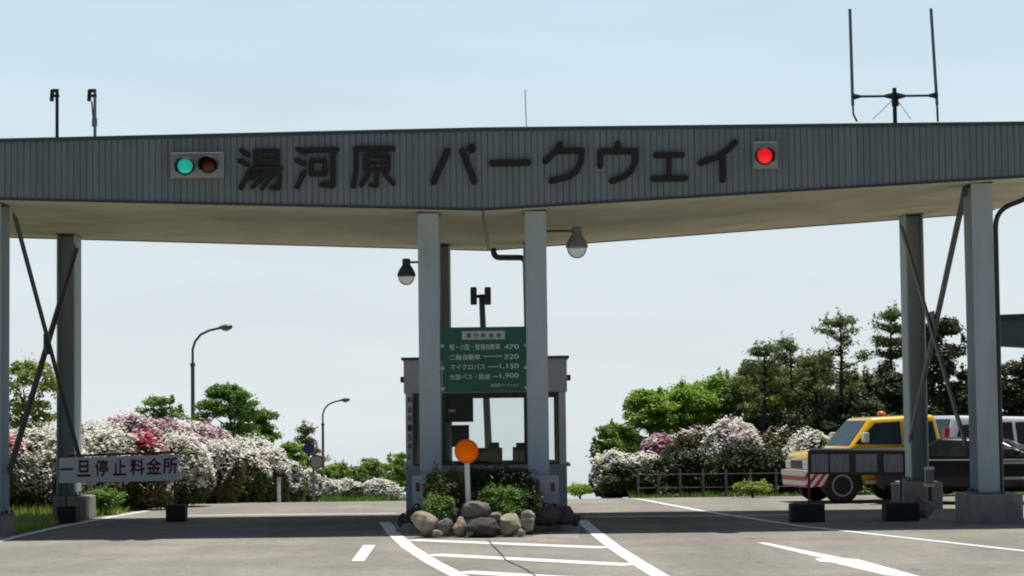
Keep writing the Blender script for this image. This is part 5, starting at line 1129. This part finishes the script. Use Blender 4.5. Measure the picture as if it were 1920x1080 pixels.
broadleaf(1905, 52.8, 130, 676, 860, L_dark, 'dark evergreen tree at the right edge in front of the building', 245, n=10000, grp=RT_, nb=22)
broadleaf(1725, 55.5, 120, 720, 870, L_dark, 'dark evergreen tree right behind the white hatchback', 246, n=7000, grp=RT_)
broadleaf(1492, 54.2, 150, 768, 900, L_dark, 'dark evergreen shrub filling the bank left of the yellow car', 248, n=7500, grp=RT_, name='shrub', cat='shrub')
broadleaf(1432, 54.6, 130, 772, 900, L_dark, 'dark evergreen shrub between the large white azalea and the pines', 249, n=6500, grp=RT_, name='shrub', cat='shrub')
broadleaf(1560, 53.6, 150, 776, 900, L_dark, 'dark evergreen shrub right above the windscreen of the yellow car', 250, n=7500, grp=RT_, name='shrub', cat='shrub')
broadleaf(1136, 53.6, 60, 800, 900, L_mid, 'small spiky green shrub at the very left tip of the right bank', 257, n=3000, grp=RT_, name='shrub', cat='shrub')
broadleaf(1810, 55.2, 150, 700, 870, L_dark, 'broad dark evergreen shrub above the black sedan', 258, n=9000, grp=RT_, name='shrub', cat='shrub')
broadleaf(1600, 50.8, 110, 888, 940, L_mid, 'low green shrub seen under the yellow car', 263, n=3000, size=0.06, grp=RT_, name='shrub', cat='shrub', dep=0.4)
broadleaf(1668, 51.0, 110, 880, 940, L_dark, 'low dark shrub behind the rear wheel of the yellow car', 264, n=3000, size=0.06, grp=RT_, name='shrub', cat='shrub', dep=0.4)
broadleaf(1432, 56.2, 160, 678, 870, L_olive, 'olive pine thicket under the shorter pine at the left of the group', 260, n=12000, nb=26, grp=RT_, name='pine_thicket', cat='tree')
broadleaf(1522, 56.6, 180, 686, 870, L_olive, 'olive pine thicket between the pine with a bare top and the tall open pine', 261, n=13000, nb=28, grp=RT_, name='pine_thicket', cat='tree')
broadleaf(1632, 56.4, 170, 700, 870, L_olive, 'olive pine thicket right of the tall open pine', 262, n=12000, nb=26, grp=RT_, name='pine_thicket', cat='tree')
broadleaf(1555, 56.5, 130, 790, 880, L_mid, 'green tree low behind the pine trunks', 247, n=6500, grp=RT_)

# planting among the rocks
IG = 'shrubs in the island rock bed'
def low(px, Y, w, top, base, leaf, label, seed, n=2600, size=0.032, **k): return broadleaf(px, Y, w, top, base, leaf, label, seed, n=n, size=size, nb=26, thin=0.8, stray=0.35, grp=IG, name='shrub', cat='shrub', **k)
low(836, 33.1, 90, 884, 964, L_az, 'olive shrub left of the orange reflector post', 251, n=5200, dep=0.35)
low(905, 33.95, 90, 880, 950, L_dark, 'dark shrub behind the white post', 252, n=5200, dep=0.35)
low(965, 33.95, 84, 878, 975, L_dark, 'dark shrub with tiny white flowers before the right column', 253, n=5600, dep=0.35)
low(940, 32.78, 96, 916, 976, L_mid, 'fresh green shrub in the middle of the rock bed', 254, n=4600, dep=0.28)
low(822, 32.7, 60, 932, 968, L_mid, 'small light green plant above the tan boulder', 255, n=1800, dep=0.2)
low(992, 32.8, 46, 922, 990, L_dark, 'dark green plant at the right of the rock bed', 256, n=2200, dep=0.2)
fl_parent = [o for o in bpy.data.objects if o.get('label', '').startswith('dark shrub with tiny white')][0]
c_ = P(965, 892, 33.8); leaves('blossom', [(c_.x, 33.85, c_.z, 0.33, 0.25, 0.1)], 110, 0.016, P_white, fl_parent, 77, 0.5, 1.2)
c_ = P(975, 990, 32.45)

# grass on the left shoulder and along the right bank
def grass(name, quad, n, h, m, seed):
    r = np.random.RandomState(seed); p = []
    (x0, x1, y0, y1) = quad; X = r.uniform(x0, x1, n); Y = r.uniform(y0, y1, n); keep = np.array([(xl(Y[i]) - 3.5 < X[i] < xl(Y[i]) - 0.06) or X[i] > xr(Y[i]) + 0.06 for i in range(n)])
    X, Y = X[keep], Y[keep]; n = len(X); Z = np.array([gz(y) for y in Y]); a = r.uniform(0, 6.283, n); hh = h * r.uniform(0.4, 1.3, n); w = 0.012 + 0.01 * r.uniform(size=n)
    patch = noise3(np.stack([X, Y, Z * 0], 1), seed, 0.9); hh *= np.clip(0.7 + 0.5 * patch, 0.2, 1.6)
    V = np.empty((n, 3, 3)); V[:, 0] = np.stack([X - w * np.cos(a), Y - w * np.sin(a), Z], 1); V[:, 1] = np.stack([X + w * np.cos(a), Y + w * np.sin(a), Z], 1)
    V[:, 2] = np.stack([X + r.normal(size=n) * 0.05, Y + r.normal(size=n) * 0.05, Z + hh], 1)
    o = np_mesh(name, V.reshape(-1, 3), np.arange(3 * n).reshape(-1, 3), m, None); o['kind'] = 'stuff'; return o
grass('roadside_grass', (-13, -6.5, 34.8, 50), 26000, 0.17, L_yel, 5)
grass('verge_grass', (-13, 3, 49.5, 92), 60000, 0.34, L_mid, 9)
grass('bank_grass', (2.5, 14, 49.8, 53), 9000, 0.16, L_mid, 6)
